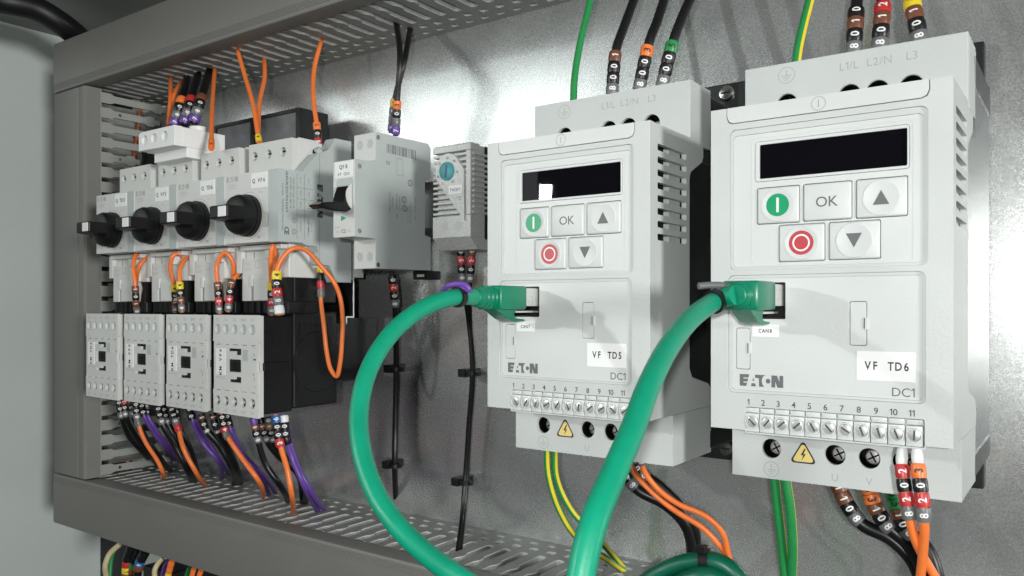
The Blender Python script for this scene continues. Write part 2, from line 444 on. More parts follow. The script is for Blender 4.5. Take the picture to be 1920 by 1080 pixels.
# upright duct on the left
t = thing('wiring_duct', (-722, 0, LZ1), 'upright grey wiring duct with cut fingers beside the cabinet side wall', 'cable duct')
mb = MB()
mb.plate([(-721.9, -70), (-721.9, -82), (-720.5, -82.8), (-681, -82.8), (-680, -82.2), (-678.6, -82.8), (-671, -82.8), (-669, -81), (-669, -70), (-670.6, -70), (-670.6, -80.4), (-720.2, -80.4), (-720.2, -70)], [],
         lambda a, b, c: (a, b, UZ0 - 1.2 + c), UZ0 - LZ1 - 2.4); mb.build('lid', 'duct', t, smooth=30)
mb = MB(); random.seed(5); z = LZ1 + 6; k = 0
mb.plate([(-80, LZ1 + 1), (-68, LZ1 + 1), (-68, UZ0 - 1), (-80, UZ0 - 1)], [], YZ(-671), 2.0)
while z < UZ0 - 6:
    if z > 165: e = -9
    elif z > 150: e = -16
    elif z < -95: e = -6
    elif 30 < z < 100: e = -34 + random.uniform(-4, 4)
    else: e = random.choice((-30, -26, -22, -34))
    f = z
    fin = [(-68.02, f - 4.4), (-60, f - 4.4), (-57, f - 2.9), (e - 14, f - 2.9), (e - 11, f - 4.4), (e - 6, f - 4.4), (e - 4, f - 2.2), (e, f - 2.2), (e, f + 2.2), (e - 4, f + 2.2), (e - 6, f + 4.4),
           (e - 11, f + 4.4), (e - 14, f + 2.9), (-57, f + 2.9), (-60, f + 4.4), (-68.02, f + 4.4)]
    mb.plate(fin, [circ(-52, f, 1.4, 10)] if k % 3 == 0 else [], YZ(-671 + random.uniform(-.15, .15)), 2.0)
    z += 12.5; k += 1
mb.build('finger_wall', 'duct2', t)
mb = MB(); mb.box(-720, -718, -79, -0.5, LZ1 + 1, UZ0 - 1); mb.build('outer_wall', 'duct2', t)
mb = MB(); mb.box(-717.5, -672, -2.6, -0.4, LZ1 + 1, UZ0 - 1); mb.build('duct_base', 'duct2', t)
# orange conductors seen between the fingers
for pts, lab in (([at(268, 165, 400), at(262, 215, 398), at(250, 310, 396), at(248, 420, 396)], 'orange wire seen behind the cut fingers of the upright duct, upper part'),
                 ([at(218, 700, 398), at(212, 760, 398), at(222, 800, 398), at(205, 850, 400), at(212, 890, 402)], 'orange wire inside the upright duct, left of the contactor leads'),
                 ([at(228, 760, 400), at(222, 820, 400), at(238, 850, 402), at(240, 885, 404)], 'second orange wire weaving between lower fingers of the upright duct')):
    wire(pts, 1.5, 'orange', lab, group='orange wires in the upright duct')
# black hose over the top left
mb = MB(); hp = smoothpath([at(-200, 10, 240), at(-80, -6, 270), at(0, 2, 290), at(70, 18, 315), at(120, 48, 335), at(160, 80, 360), (-740, -22, 236)], 4)
mb.tube(hp, 10, n=24); tag(mb.build('hose', 'black', smooth=60), 'thick black hose curving under the cabinet ceiling at top left', 'hose')

# DIN rails
def rail(x0, x1, zc, yf, lab):
    mb = MB()
    P = [(yf + 0, zc - 17.5), (yf + 0, zc - 12.5), (yf + 6.5, zc - 12.5), (yf + 6.5, zc + 12.5), (yf, zc + 12.5), (yf, zc + 17.5),
         (yf + 1, zc + 17.5), (yf + 1, zc + 13.5), (yf + 7.5, zc + 13.5), (yf + 7.5, zc - 13.5), (yf + 1, zc - 13.5), (yf + 1, zc - 17.5)]
    mb.plate(P, [], lambda a, b, c: (x1 + c, a, b), x1 - x0)
    return tag(mb.build('mounting_rail', 'zinc', smooth=20), lab, 'rail')
rail(-660, -283, 64, -19, 'zinc mounting rail behind the breaker and thermostat')
rail(-650, -404, 6, -42, 'zinc mounting rail end visible under the motor breakers')

# ================================================================== DRIVES
def drive(X0, tag_txt, can_txt, label, wires_in=None):
    t = thing('frequency_drive', (X0, 0, -66), label, 'motor drive', 'frequency drives on the plate')
    X = lambda x: X0 + x
    def R(x0, x1, z0, z1, r=1.0, n=4): return rrect(X(x0), X(x1), z0, z1, r, n)
    # housing: front frame, sides, roof, floor
    mb = MB()
    outer = [(X(0), -45.5), (X(13), -45.5), (X(13), -46.6), (X(73), -46.6), (X(73), -45.5), (X(81), -45.5), (X(81), 74), (X(74.3), 74), (X(74.3), 70.5), (X(73.6), 68.6), (X(71.8), 67.9),
             (X(8.4), 67.9), (X(6.8), 68.6), (X(6.1), 70.5), (X(6.1), 74), (X(0), 74)]
    mb.plate(outer, [R(7.2, 73.7, 13.6, 65.6, 2.2), R(6.6, 73.0, -31.8, 11.6, 2.2), R(13.2, 72.7, -46.0, -36.8, 0.4, 1)], XZ(-124), 3.5)
    side = [(-123.8, -45.4), (-60, -45.4), (-60, -38), (-64, -35), (-82, -31), (-85, -27), (-85, 56), (-83.5, 59), (-71, 65), (-69.5, 67.5), (-69.5, 73.9), (-123.8, 73.9)]
    vents = [rrect(-117, -88.5, z - 1.35, z + 1.35, 0.7, 2) for z in [64.6 - 5.2 * i for i in range(8)]]
    mb.plate(side, vents, YZ(X(80.95)), 2.2)
    mb.plate(side, [], YZ(X(2.25)), 2.2)
    mb.box(X(2.3), X(78.7), -122, -70, 71.7, 73.9); mb.box(X(2.3), X(78.7), -103, -60, -45.2, -43)
    mb.build('housing', 'case', t, bevel=0.55)
    mb = MB(); mb.box(X(3), X(76), -116, -72, -42, 70)
    for i in range(8):       # pale posts inside the vents
        z = 64.6 - 5.2 * i; mb.box(X(76.0), X(78.6), -101, -90, z - 2.2, z + 2.2, m=1)
    mb.build('inner_frame', ['dark', 'cover'], t)
    # stepped rings and inserts
    mb = MB(); mb.plate(R(7.25, 73.65, 13.65, 65.55, 2.2), [R(8.4, 72.2, 14.6, 63.4, 1.4)], XZ(-123.3), 1.5)
    mb.plate(R(6.65, 72.95, -31.75, 11.55, 2.2), [R(7.8, 71.9, -30.8, 10.4, 1.4)], XZ(-123.3), 1.5); mb.build('trim_ring', 'case', t, bevel=0.35)
    keys = [(17.5, 32.4, 30.2, 43.2), (34.0, 50.0, 30.3, 43.2), (51.6, 67.4, 30.2, 43.2), (25.4, 41.1, 16.2, 29.2), (42.7, 59.1, 16.3, 29.2)]
    mb = MB(); mb.plate(R(8.45, 72.15, 14.65, 63.35, 1.4), [R(16.6, 68.2, 45.6, 60.4, 1.2)] + [R(a - .25, b + .25, c - .25, d + .25, .7) for a, b, c, d in keys], XZ(-122.9), 2.2)
    mb.box(X(8.6), X(72), -120.6, -120.1, 15, 63, m=0)
    # thin raised outline round keypad
    mb.plate(R(15.3, 69.4, 14.95, 61.9, 1.6), [R(15.55, 69.15, 15.2, 61.65, 1.4)], XZ(-123.02), 0.3)
    mb.build('keypad_panel', 'case2', t, bevel=0.25)
    mb = MB(); mb.plate(R(16.75, 68.05, 45.75, 60.25, 1.0), [R(18.2, 67.4, 46.7, 59.1, 0.5)], XZ(-123.15), 1.8); mb.build('display_frame', 'case2', t, bevel=0.3)
    mb = MB(); mb.box(X(17.2), X(68), -122.4, -121.2, 46.2, 59.7); mb.build('display', 'window', t)
    # keys
    def key(i, deco):
        a, b, c, d = keys[i]; mb = MB(); mb.box(X(a), X(b), -123.55, -121, c, d, bev=0.7, seg=3)
        mats = deco(mb, X((a + b) / 2), (c + d) / 2); mb.build('key', ['case2'] + mats, t, smooth=40)
    def dgreen(mb, x, z):
        mb.lathe((x, -123.45, z), (0, -1, 0), [(0, 6.1), (.35, 5.9), (.4, 5.4), (.15, 4.8), (.15, 0)], 32)
        mb.plate(circ(x, z, 4.1, 32), [rrect(x - .45, x + .45, z - 2.7, z + 2.7, .4, 3)], XZ(-123.66), 0.0, 1)
        mb.plate(rrect(x - .45, x + .45, z - 2.7, z + 2.7, .4, 3), [], XZ(-123.66), 0, 2); return ['keygreen', 'white']
    def dred(mb, x, z):
        mb.lathe((x, -123.45, z), (0, -1, 0), [(0, 6.1), (.35, 5.9), (.4, 5.4), (.15, 4.8), (.15, 0)], 32)
        mb.plate(circ(x, z, 4.3, 32), [circ(x, z, 3.05, 32)], XZ(-123.66), 0, 1); mb.plate(circ(x, z, 3.05, 32), [circ(x, z, 2.45, 32)], XZ(-123.66), 0, 2)
        mb.plate(circ(x, z, 2.45, 32), [], XZ(-123.66), 0, 1); return ['keyred', 'white']
    def dok(mb, x, z): mb.text('OK', x, z, 3.6, XZ(-123.56), 1, bold=.2, gap=.1); return ['print2']
    def arrow(s):
        def f(mb, x, z):
            mb.lathe((x, -123.45, z), (0, -1, 0), [(0, 6.1), (.3, 5.9), (.35, 5.6), (.2, 5.1), (.2, 0)], 36)
            mb.plate([(x - 2.6, z - 2.4 * s), (x + 2.6, z - 2.4 * s), (x, z + 2.5 * s)][::s], [], XZ(-123.74), 0, 1); return ['print2']
        return f
    for i, d in enumerate((dgreen, dok, arrow(1), dred, arrow(-1))): key(i, d)
    # flap
    mb = MB(); P = [(X(6.4), 74), (X(6.4), 70.7), (X(7.1), 68.9), (X(8.6), 68.2), (X(71.6), 68.2), (X(73.2), 68.9), (X(74.0), 70.7), (X(74.0), 74)]
    mb.plate(P, [], XZ(-124.05), 3)
    mb.plate(circ(X(39.3), 71.1, 2.5, 24), [circ(X(39.3), 71.1, 2.25, 24)], XZ(-124.1), 0, 1); mb.plate(rrect(X(39.1), X(39.5), 69.8, 72.4, .1, 1), [], XZ(-124.1), 0, 1)
    mb.build('top_flap', ['case2', 'emboss'], t)
    # lower panel with port opening and two doors
    PX0, PX1, PZ0, PZ1 = 13.4, 27.6, -4.5, 8.8
    mb = MB(); d1, d2 = (49.4, 55.0, -13.3, 1.9), (9.5, 14.8, -23.2, -7.8)
    mb.plate(R(7.85, 71.85, -30.75, 10.35, 1.4), [R(PX0, PX1, PZ0, PZ1, .5), R(*d1, .7), R(*d2, .7)], XZ(-123.0), 2.4)
    mb.logo(X(10.8), -29.3, 4.35, XZ(-123.0), 1)
    mb.text('DC1', X(66.2), -28.4, 2.9, XZ(-123.0), 2, bold=.1, gap=.08)
    mb.build('lower_panel', ['case2', 'print2', 'emboss'] if False else ['case2', 'print2', 'print2'], t, bevel=0.0)
    for a, b, c, d in (d1, d2):
        mb = MB(); mb.plate(R(a + .22, b - .22, c + .22, d - .22, .6), [], XZ(-122.95), 2); zc = (c + d) / 2 + (0 if a > 40 else .2)
        mb.box(X(b - .9), X(b + .45), -123.35, -121.5, zc - 2.1, zc + 2.1, bev=.15, m=0); mb.box(X(b - .95), X(b - .62), -123.37, -121.5, zc - 1.8, zc + 1.8, m=1)
        mb.build('access_door', ['case2', 'print'], t)
    mb = MB(); mb.plate(R(PX0 - .01, PX1 + .01, PZ0, PZ1, .5), [R(PX0 + .5, PX1 - .5, PZ0 + .5, PZ1 - .5, .3)], XZ(-122.8), 12); mb.box(X(PX0), X(PX1), -109, -108, PZ0, PZ1); mb.build('data_port', 'black', t)
    mb = MB(); mb.box(X(8.6), X(71), -120.6, -119.9, -30, PZ0 - 1.0); mb.box(X(PX1 + 1), X(71), -120.6, -119.9, PZ0 - 1, 10); mb.build('panel_back', 'dark', t)
    # paper labels
    mb = MB(); mb.box(X(51.7), X(69.8), -123.18, -123.0, -24.9, -15.1); mb.text(tag_txt, X(61.2), -19.9, 2.75, XZ(-123.18), 1, bold=.9, mono=.78, xs=.78, lift=.03); mb.build('paper_label', ['paper', 'ink'], t)
    mb = MB(); mb.box(X(15.6), X(25.2), -123.18, -123.0, -10.9, -6.6); mb.text(can_txt, X(20.4), -8.8, 1.35, XZ(-123.18), 1, bold=1.1, mono=.8, xs=.85, lift=.03); mb.build('paper_label', ['paper', 'ink'], t)
    # printed numbers
    mb = MB()
    for i in range(11): mb.text(str(i + 1), X(14.4 + 5.45 * i), -35.0, 2.1, XZ(-124.0), 0, bold=.5, gap=.08)
    mb.build('printed_numbers', 'print', t)
    # control terminal strip
    random.seed(int(X0))
    strip = MB(); strip.box(X(13.4), X(72.6), -121.5, -108, -46.0, -36.9, m=0)
    for i in range(11):
        xc = 15.6 + 5.4 * i
        strip.box(X(xc - 2.55), X(xc + 2.55), -123.6, -121.3, -45.9, -39.2, bev=.15); strip.box(X(xc - 2.4), X(xc + 2.4), -123.0, -121.3, -38.9, -37.2, bev=.1)
        strip.lathe((X(xc), -123.5, -42.3), (0, -1, 0), [(0, 2.55), (.8, 2.45), (.85, 2.1), (.06, 2.05), (.06, 0)], 24)
    st = strip.build('terminal_strip', 'case2', t, smooth=35)
    for i in range(11):
        xc = X(15.6 + 5.4 * i); mb = MB(); an = random.uniform(0.5, 2.6)
        mb.lathe((xc, -123.6, -42.3), (0, -1, 0), [(0, 2.0), (.3, 1.9), (.4, 1.6), (.4, 0)], 20)
        c, s_ = math.cos(an), math.sin(an); q = [(xc + c*u_ - s_*w, -42.3 + s_*u_ + c*w) for u_, w in ((-1.6, -.3), (1.6, -.3), (1.6, .3), (-1.6, .3))]
        mb.plate(q, [], XZ(-124.03), 0, 1); mb.build('terminal_screw', ['screw', 'print'], st, smooth=30)
    # top terminal cover
    hc = [(16.2, 4, 0), (40.3, 3.7, 1), (50.4, 3.7, 1), (62.2, 3.9, 1)]
    mb = MB(); mb.plate([(X(-1), 72), (X(80.9), 72), (X(80.9), 99.3), (X(-1), 99.3)], [circ(X(x), 82.5, 4.2, 28) for x, r, k in hc], XZ(-84), 1.8)
    mb.box(X(-1), X(80.9), -82.2, -61, 97.3, 99.3); mb.box(X(78.9), X(80.9), -82.2, -61, 72, 97.3); mb.box(X(-1), X(1), -82.2, -61, 72, 97.3)
    for s_, x in (('L1/L', 40.3), ('L2/N', 50.4 + .8), ('L3', 62.5)): mb.text(s_, X(x), 93.9, 3.0, XZ(-84), 1, bold=-.1, gap=.1, lift=.02)
    mb.plate(circ(X(16.2), 94.2, 3.4, 28), [circ(X(16.2), 94.2, 3.15, 28)], XZ(-84.03), 0, 1)
    for w, z in ((2.1, 94.0), (1.4, 93.1), (.7, 92.2)): mb.plate(rrect(X(16.2 - w), X(16.2 + w), z - .14, z + .14, .1, 1), [], XZ(-84.03), 0, 1)
    mb.plate(rrect(X(16.06), X(16.34), 94.1, 96.4, .1, 1), [], XZ(-84.03), 0, 1)
    mb.build('top_terminal_cover', ['cover', 'emboss'], t, bevel=0.3)
    # bottom terminal cover
    hb = [15.8, 39.4, 51.3, 62.6]
    mb = MB(); mb.plate([(X(0.2), -67), (X(80.8), -67), (X(80.8), -45.6), (X(73.4), -45.6), (X(73.4), -46.8), (X(12.4), -46.8), (X(12.4), -45.6), (X(0.2), -45.6)],
                        [circ(X(x), -55.2, 3.75, 28) for x in hb], XZ(-102), 1.8)
    mb.box(X(78.8), X(80.8), -100.2, -60, -67, -45.6); mb.box(X(.2), X(2.2), -100.2, -60, -67, -45.6); mb.box(X(2.3), X(12), -100.2, -64, -67, -65.2); mb.box(X(72), X(78.7), -100.2, -64, -67, -65.2)
    for s_, x in (('U', 39.4), ('V', 51.3)): mb.text(s_, X(x), -63.5, 2.7, XZ(-102), 1, bold=-.1, lift=.02)
    mb.plate(circ(X(15.8), -63.2, 3.0, 28), [circ(X(15.8), -63.2, 2.75, 28)], XZ(-102.03), 0, 1)
    for w, z in ((1.9, -63.4), (1.2, -64.2), (.6, -65.0)): mb.plate(rrect(X(15.8 - w), X(15.8 + w), z - .13, z + .13, .1, 1), [], XZ(-102.03), 0, 1)
    mb.plate(rrect(X(15.67), X(15.93), -63.3, -61.2, .1, 1), [], XZ(-102.03), 0, 1)
    mb.build('bottom_terminal_cover', ['cover', 'emboss'], t, bevel=0.3)
    # screws deep in the wells
    for x, z, y in [(x, 82.5, -79.5) for x, r, k in hc] + [(x, -55.2, -97.5) for x in hb]:
        mb = MB(); n = (0, -1, 0)
        mb.lathe((X(x), y + 7, z), n, [(0, 4.3), (9.5, 4.3)], 24, m=1)
        mb.box(X(x) - 4.4, X(x) + 4.4, y + 7, y + 8, z - 4.4, z + 4.4, m=1)
        mb.lathe((X(x + .2), y + 3.5, z - .4), n, [(0, 2.9), (1.2, 2.9), (2.0, 2.4), (2.2, 1.2), (2.2, 0)], 20, m=0)
        for an in (0.5, 2.07):
            c, s_ = math.cos(an), math.sin(an)
            mb.plate([(X(x + .2) + c*u_ - s_*w, z - .4 + s_*u_ + c*w) for u_, w in ((-2.1, -.3), (2.1, -.3), (2.1, .3), (-2.1, .3))], [], XZ(y + 1.27 - (0.004 if an > 1 else 0)), 0, 1)
        mb.build('power_screw', ['screw', 'blackgloss'], t, smooth=35)
    # warning triangle
    mb = MB(); tx = X(27.9); a = 4.3
    def tri(r, z0=-56.6):
        out = []
        for k in range(3):
            ca = math.radians(90 + 120 * k)
            for d in (-30, -10, 10, 30):
                out.append((tx + r * .80 * math.cos(ca) + r*.2 * math.cos(ca + math.radians(d * 2)), z0 + r * .80 * math.sin(ca) + r*.2 * math.sin(ca + math.radians(d * 2))))
        return out
    mb.plate(tri(5.0), [tri(4.1)], XZ(-102.06), 0, 1); mb.plate(tri(4.1), [], XZ(-102.05), 0, 0)
    mb.plate([(tx + .5, -53.9), (tx - .9, -56.6), (tx + .05, -56.5), (tx - .55, -58.6), (tx + 1.0, -56.0), (tx + .1, -56.1), (tx + 1.0, -54.0)], [], XZ(-102.09), 0, 1)
    mb.build('warning_triangle', ['yellow', 'ink'], t)
    # heat sink with end caps and mounting ears
    sink = MB(); sink.box(X(0.6), X(80.4), -84, -56, -40, 66, bev=1.0); sink.box(X(0.6), X(80.4), -57, -3, -58, 88)
    sink.build('heat_sink', 'sink' if X0 < -200 else 'sinkmetal', t)
    mb = MB(); mb.box(X(0.2), X(80.8), -62, -2.0, 84, 97, bev=1); mb.box(X(2), X(79), -7, -0.5, 96, 117, bev=.8)
    mb.build('mounting_bracket', 'sink', t)
    mb = MB(); mb.box(X(0.2), X(80.8), -62, -2.0, -66, -56, bev=1); mb.box(X(2), X(79), -9, -0.5, -80, -65, bev=.8); mb.build('mounting_bracket', 'sink', t)
    for x, z in ((68.5, 111.5), (12, 111.5), (68.5, -74)):
        mb = MB(); mb.lathe((X(x), -7, z), (0, -1, 0), [(0, 4.2), (1.2, 4.2), (2.3, 3.4), (2.7, 1.5), (2.7, 0)], 24)
        mb.box(X(x) - 2.4, X(x) + 2.4, -9.95, -9.6, z - .4, z + .4, m=1); mb.build('mounting_screw', ['steel', 'dark'], t, smooth=35)
    return t
D1, D2 = -222.0, -115.8
drive(D1, 'VF TD5', 'CAN7', 'pale grey motor drive labelled VF TD5, left of the two drives')
drive(D2, 'VF TD6', 'CAN8', 'pale grey motor drive labelled VF TD6 at right, nearest the viewer')

# ================================================================== CONTACTORS
def contactor(X0, txt, label):
    t = thing('contactor', (X0, 0, -68), label, 'contactor', 'contactors in a row under the motor breakers')
    X = lambda x: X0 + x
    Rr = lambda a, b, c, d, r=.3: rrect(X(a), X(b), c, d, r, 1)
    holes = []
    for i in range(5):
        xc = 4.1 + 8.85 * i; holes += [circ(X(xc), -14.2, 2.9, 20, 3.2), circ(X(xc), -59.6, 2.75, 20, 3.1)]
    holes += [[(X(14), -26.2), (X(28.6), -26.2), (X(28.6), -30.2), (X(21.7), -30.2), (X(21.7), -28), (X(14), -28)], Rr(14.2, 28.4, -41, -33),
              [(X(15), -47.5), (X(28.6), -47.5), (X(28.6), -43.8), (X(21.5), -43.8), (X(21.5), -45.6), (X(15), -45.6)],
              Rr(39.8, 41.8, -30.3, -28.8), Rr(38.4, 43.0, -33.0, -31.9), Rr(39.3, 41.3, -42.3, -41.0), Rr(40, 42, -25.6, -24.8), Rr(40.2, 41.9, -45.4, -43.3), Rr(40.6, 42.2, -49.7, -48.8)]
    for i in range(5):
        xc = 1.3 + 8.85 * i
        for zz, s in ((-20.9, 1), (-49.9, 1)):
            holes.append([(X(xc), zz - .1), (X(xc + .35), zz - .1), (X(xc + .35), zz - 2.8), (X(xc + 6.2), zz - 2.8), (X(xc + 6.2), zz - 3.15), (X(xc), zz - 3.15)])
    mb = MB(); outer = [(X(0), -67.6), (X(45.2), -68.3), (X(45.2), -54), (X(44.6), -53), (X(44.6), -39.8), (X(43.9), -39.8), (X(43.9), -34), (X(44.6), -34), (X(44.6), -22.5), (X(45.2), -21.5), (X(45.2), -5.2), (X(0), -5.2), (X(-.6), -21.5), (X(.3), -22.2), (X(.3), -52.2), (X(-.6), -53)]
    mb.plate(outer, holes, XZ(-107), 2.0)
    mb.box(X(.2), X(.9), -105, -102.5, -67, -54); mb.box(X(44.2), X(45.1), -105, -102.8, -67.8, -5.6)
    for i, s in enumerate(('1L1', '3L2', '5L3', '13NO', 'A1')): mb.text(s, X(4.4 + 8.85 * i), -8.2, 1.9, XZ(-107), 1, bold=0, gap=.06)
    for i, s in enumerate(('2T1', '4T2', '6T3', '14NO', 'A2')): mb.text(s, X(4.4 + 8.85 * i), -65.4, 1.7, XZ(-107), 1, bold=0, gap=.06)
    mb.text('DILM7-10', X(1.4), -36.0, 1.2, XZ(-107), 1, rot=math.pi/2)
    mb.box(X(30.5), X(35.4), -107.25, -106.8, -33.5, -26.6, m=2)
    for z in (-44.6, -45.4): mb.plate(Rr(2.4, 12, z - .1, z + .1, .05), [], XZ(-107.03), 0, 1)
    mb.build('front_plate', ['device', 'emboss2', 'device_shaded'], t, bevel=.3)
    mb = MB(); mb.box(X(1), X(44.1), -104.9, -80, -66.5, -6, bev=.8); mb.box(X(.2), X(44.9), -79.9, -43, -65, -3, bev=1.2); mb.box(X(2), X(43), -42.9, -4, -50, -8)
    mb.box(X(44.5), X(46.6), -103.5, -84, -39.4, -34.6, bev=.3)
    mb.box(X(44.8), X(45.3), -75, -70, -20, -10, m=1); mb.box(X(44.8), X(45.2), -66, -55, -13, -11.5, m=1); mb.box(X(44.8), X(45.2), -76, -72, -55, -48, m=1)
    mb.lathe((X(44.7), -60, -36), (1, 0, 0), [(0, 20), (.6, 19.6), (.6, 0)], 36)
    mb.build('body', ['black', 'dark'], t)
    mb = MB()
    for i in range(5):
        xc = 4.1 + 8.85 * i; mb.lathe((X(xc), -104.6, -14.2), (0, -1, 0), [(0, 3.1), (.6, 3.1), (.8, 2.6), (.8, 0)], 16, m=0)
        mb.lathe((X(xc - 1.7), -104.2, -59.6), (0, -1, 0), [(0, 1.2), (.8, 1.1), (.9, 0)], 14, m=0)
    mb.build('terminal_screws', 'device_shaded', t, smooth=40)
    mb = MB(); mb.box(X(2.6), X(12.6), -107.35, -107.02, -43.3, -26.5); mb.text(txt, X(7.7), -34.9, 2.5, XZ(-107.35), 1, bold=1.1, mono=.8, rot=math.pi/2, lift=.03); mb.build('paper_label', ['paper', 'ink'], t)
    mb = MB(); mb.box(X(15.5), X(27), -105.8, -102, -40, -34, bev=.3); mb.box(X(18), X(20.5), -106.3, -105.8, -39, -35); mb.build('armature', 'black', t)
    return t
CX = [-618, -564, -510, -456]
for x, s, l in zip(CX, ('KM TD5', 'KM VF5', 'KM TD6', 'KM VF6'), ('contactor at far left of the row, nearest the upright duct', 'second contactor from the left, between the outer left one and the one marked KM TD6',
        'third contactor from the left, marked KM TD6 on its paper label', 'rightmost contactor marked KM VF6, its black side exposed')):
    contactor(x, s, l)

# ================================================================== MOTOR BREAKERS
def breaker(X0, txt, label, last=False):
    t = thing('motor_breaker', (X0, 0, 19), label, 'motor breaker', 'motor protection breakers on the upper row')
    X = lambda x: X0 + x
    mb = MB()
    mb.plate([(X(0), 40.2), (X(43.6), 40.2), (X(44.8), 41.5), (X(44.8), 84), (X(43.6), 84.3), (X(0), 84.3)], [rrect(X(42.2), X(43), 52, 58, .3, 1)], XZ(-101), 20)
    mb.box(X(.3), X(44.5), -80.9, -22, 20, 83)
    mb.logo(X(1.6), 79.6, 3.4, XZ(-101), 1, xs=.95)
    mb.text('PKZM0-6,3', X(7.6), 77.4, 1.2, XZ(-101), 1); mb.text('XTPR6P3B', X(7.2), 75.6, 1.0, XZ(-101), 1)
    mb.text('ON', X(36), 71, 1.2, XZ(-101), 1)
    mb.text('TEST', X(38), 44.5, 1.1, XZ(-101), 1)
    mb.plate(circ(X(24), 57, 15, 40), [circ(X(24), 57, 14.7, 40)], XZ(-101.03), 0, 1)
    mb.plate(rrect(X(9), X(9.3), 41, 45.5, .1, 1), [], XZ(-101.03), 0, 1); mb.plate(rrect(X(33), X(36), 42.6, 44, .3, 1), [], XZ(-101.03), 0, 1)
    mb.build('front_body', ['device', 'emboss2'], t, bevel=.35)
    # line-side block with three wells
    mb = MB(); xs = [6.2, 20.7, 34.9]
    mb.plate([(X(.2), 84.4), (X(44.6), 84.4), (X(43.6), 107), (X(.2), 107)], [circ(X(x), 98.9, 3.0, 20) for x in xs], XZ(-83), 5)
    mb.box(X(.2), X(43.8), -77.9, -58, 84.4, 106.9, bev=.4)
    for i in range(5): mb.box(X(1 + 9.8 * i), X(3.2 + 9.8 * i), -76, -60, 106.9, 108.4, bev=.2)
    mb.box(X(43.7), X(44.0), -66, -63, 97, 102, m=1)
    mb.build('line_terminal_block', ['device', 'dark'], t, bevel=.35)
    for x in xs:
        mb = MB(); mb.lathe((X(x), -78, 98.9), (0, -1, 0), [(0, 2.7), (2.5, 2.7), (3, 2.3), (3.0, 0)], 18)
        mb.box(X(x) - 2.3, X(x) + 2.3, -81.35, -81.0, 99.0, 100.1, m=1); mb.build('terminal_screw', ['device_shaded', 'dark'], t, smooth=40)
    mb = MB(); mb.box(X(.3), X(44.2), -85.5, -40, 18.5, 39.9, bev=.6)
    mb.box(X(0), X(42), -90, -84, 36.5, 39.5, bev=.4); mb.box(X(28), X(33), -91.5, -85.6, 30, 36, bev=.5); mb.box(X(-6), X(-1), -88, -60, 22, 39)
    for x in (9, 24): mb.box(X(x), X(x + .3), -85.7, -85, 19, 36, m=1)
    mb.build('load_terminal_block', ['device', 'dark'], t, bevel=.2)
    # rotary knob
    kx, kz = X(24.5), 57
    mb = MB(); mb.lathe((kx, -101, kz), (0, -1, 0), [(0, 13.2), (3, 13.2), (3.2, 12.7), (8, 12.5), (10.5, 11.2), (12.0, 8), (12.3, 0)], 40)
    kn = mb.build('rotary_knob', 'black', t, smooth=35)
    mb = MB(); mb.plate([(kx - 12.4, -106), (kx + 12.8, -106), (kx + 12.8, -125.8), (kx - 4.6, -125.8), (kx - 8.5, -121)], [], lambda a, b, c: (a, b, kz + 4.0 + c), 8.0)
    mb.build('knob_grip', 'black', kn, bevel=1.0)
    mb = MB(); mb.box(kx + 4.2, kx + 12.0, -126.1, -125.7, kz - 3.1, kz + 3.1, bev=.2); mb.build('pointer_mark', 'white', kn)
    mb = MB(); mb.box(X(27), X(42.8), -101.3, -101.02, 73.7, 83.2); mb.text(txt, X(35), 78.4, 2.5, XZ(-101.3), 1, bold=.9, mono=.72, lift=.03); mb.build('paper_label', ['paper', 'ink'], t)
    # auxiliary contact on the right flank
    prof = [(-101.5, 39.6), (-83.5, 39.9), (-80, 38.5), (-72, 38.5), (-69.7, 34), (-69.5, 27), (-60.9, 26.5), (-55.8, 16), (-42.2, 16), (-42.2, 109.9), (-56.5, 109.6), (-60.9, 102.2), (-67, 98.8), (-70.7, 97.8), (-81.4, 86.8), (-83.2, 84.3), (-101.5, 84)]
    mb = MB(); mb.plate(prof, [], YZ(X(54)), 8.9)
    if last:
        f = YZ(X(54)); rt = -math.pi / 2
        mb.logo(-71.3, 78, 4.6, f, 1, rot=rt, xs=1.25)
        mb.text('NHI11-PKZ0XTPAXSA11', -95.2, 70.5, 1.7, f, 1, rot=rt, gap=.06, bold=.4); mb.text('AWG 18-14   TIGHTENING TORQUE 1,2Nm', -98.3, 61, 1.1, f, 1, rot=rt, gap=.06)
        for y, s in ((-92.3, 'AC15 500V 3.5A 240V 1A'), (-90.0, 'DC13 220V 0.5A 24V 3A')): mb.text(s, y, 70, 1.25, f, 1, rot=rt, gap=.07)
        for y in (-87.4, -81.6): mb.plate(rrect(y - .1, y + .1, 42, 83, .05, 1), [], lambda a, b, c: f(a, b, c + .03), 0, 1)
        for z in (74, 67, 60): mb.plate(rrect(-87.4, -74.3, z - .08, z + .08, .05, 1), [], lambda a, b, c: f(a, b, c + .03), 0, 1)
        for z, s in ((78.7, 'Ue V'), (70.5, '230 1'), (63.5, '400 2'), (50, '50/60Hz')):
            mb.text(s, -84.5, z, 1.1, f, 1, rot=rt); mb.text(s[::-1] if False else s, -78, z, 1.1, f, 1, rot=rt)
        mb.text('ACCEX 50947-5-1', -78.5, 50, 1.1, f, 1, rot=rt, gap=.06); mb.text('600V AC', -76, 50, 1.0, f, 1, rot=rt)
        mb.text('CE', -95.3, 46.5, 3.2, f, 1, rot=rt, bold=.9, gap=-.04)
        for z in (53.3, 46.3): mb.plate(circ(-89.6, z, 1.7, 20), [circ(-89.6, z, 1.4, 20)], lambda a, b, c: f(a, b, c + .03), 0, 1); mb.text('UL' if z > 50 else 'SA', -89.6, z, 1.1, f, 1, rot=rt, gap=.04)
        mb.plate(rrect(-69.4, -69.2, 20, 98, .05, 1), [], lambda a, b, c: f(a, b, c + .03), 0, 1)
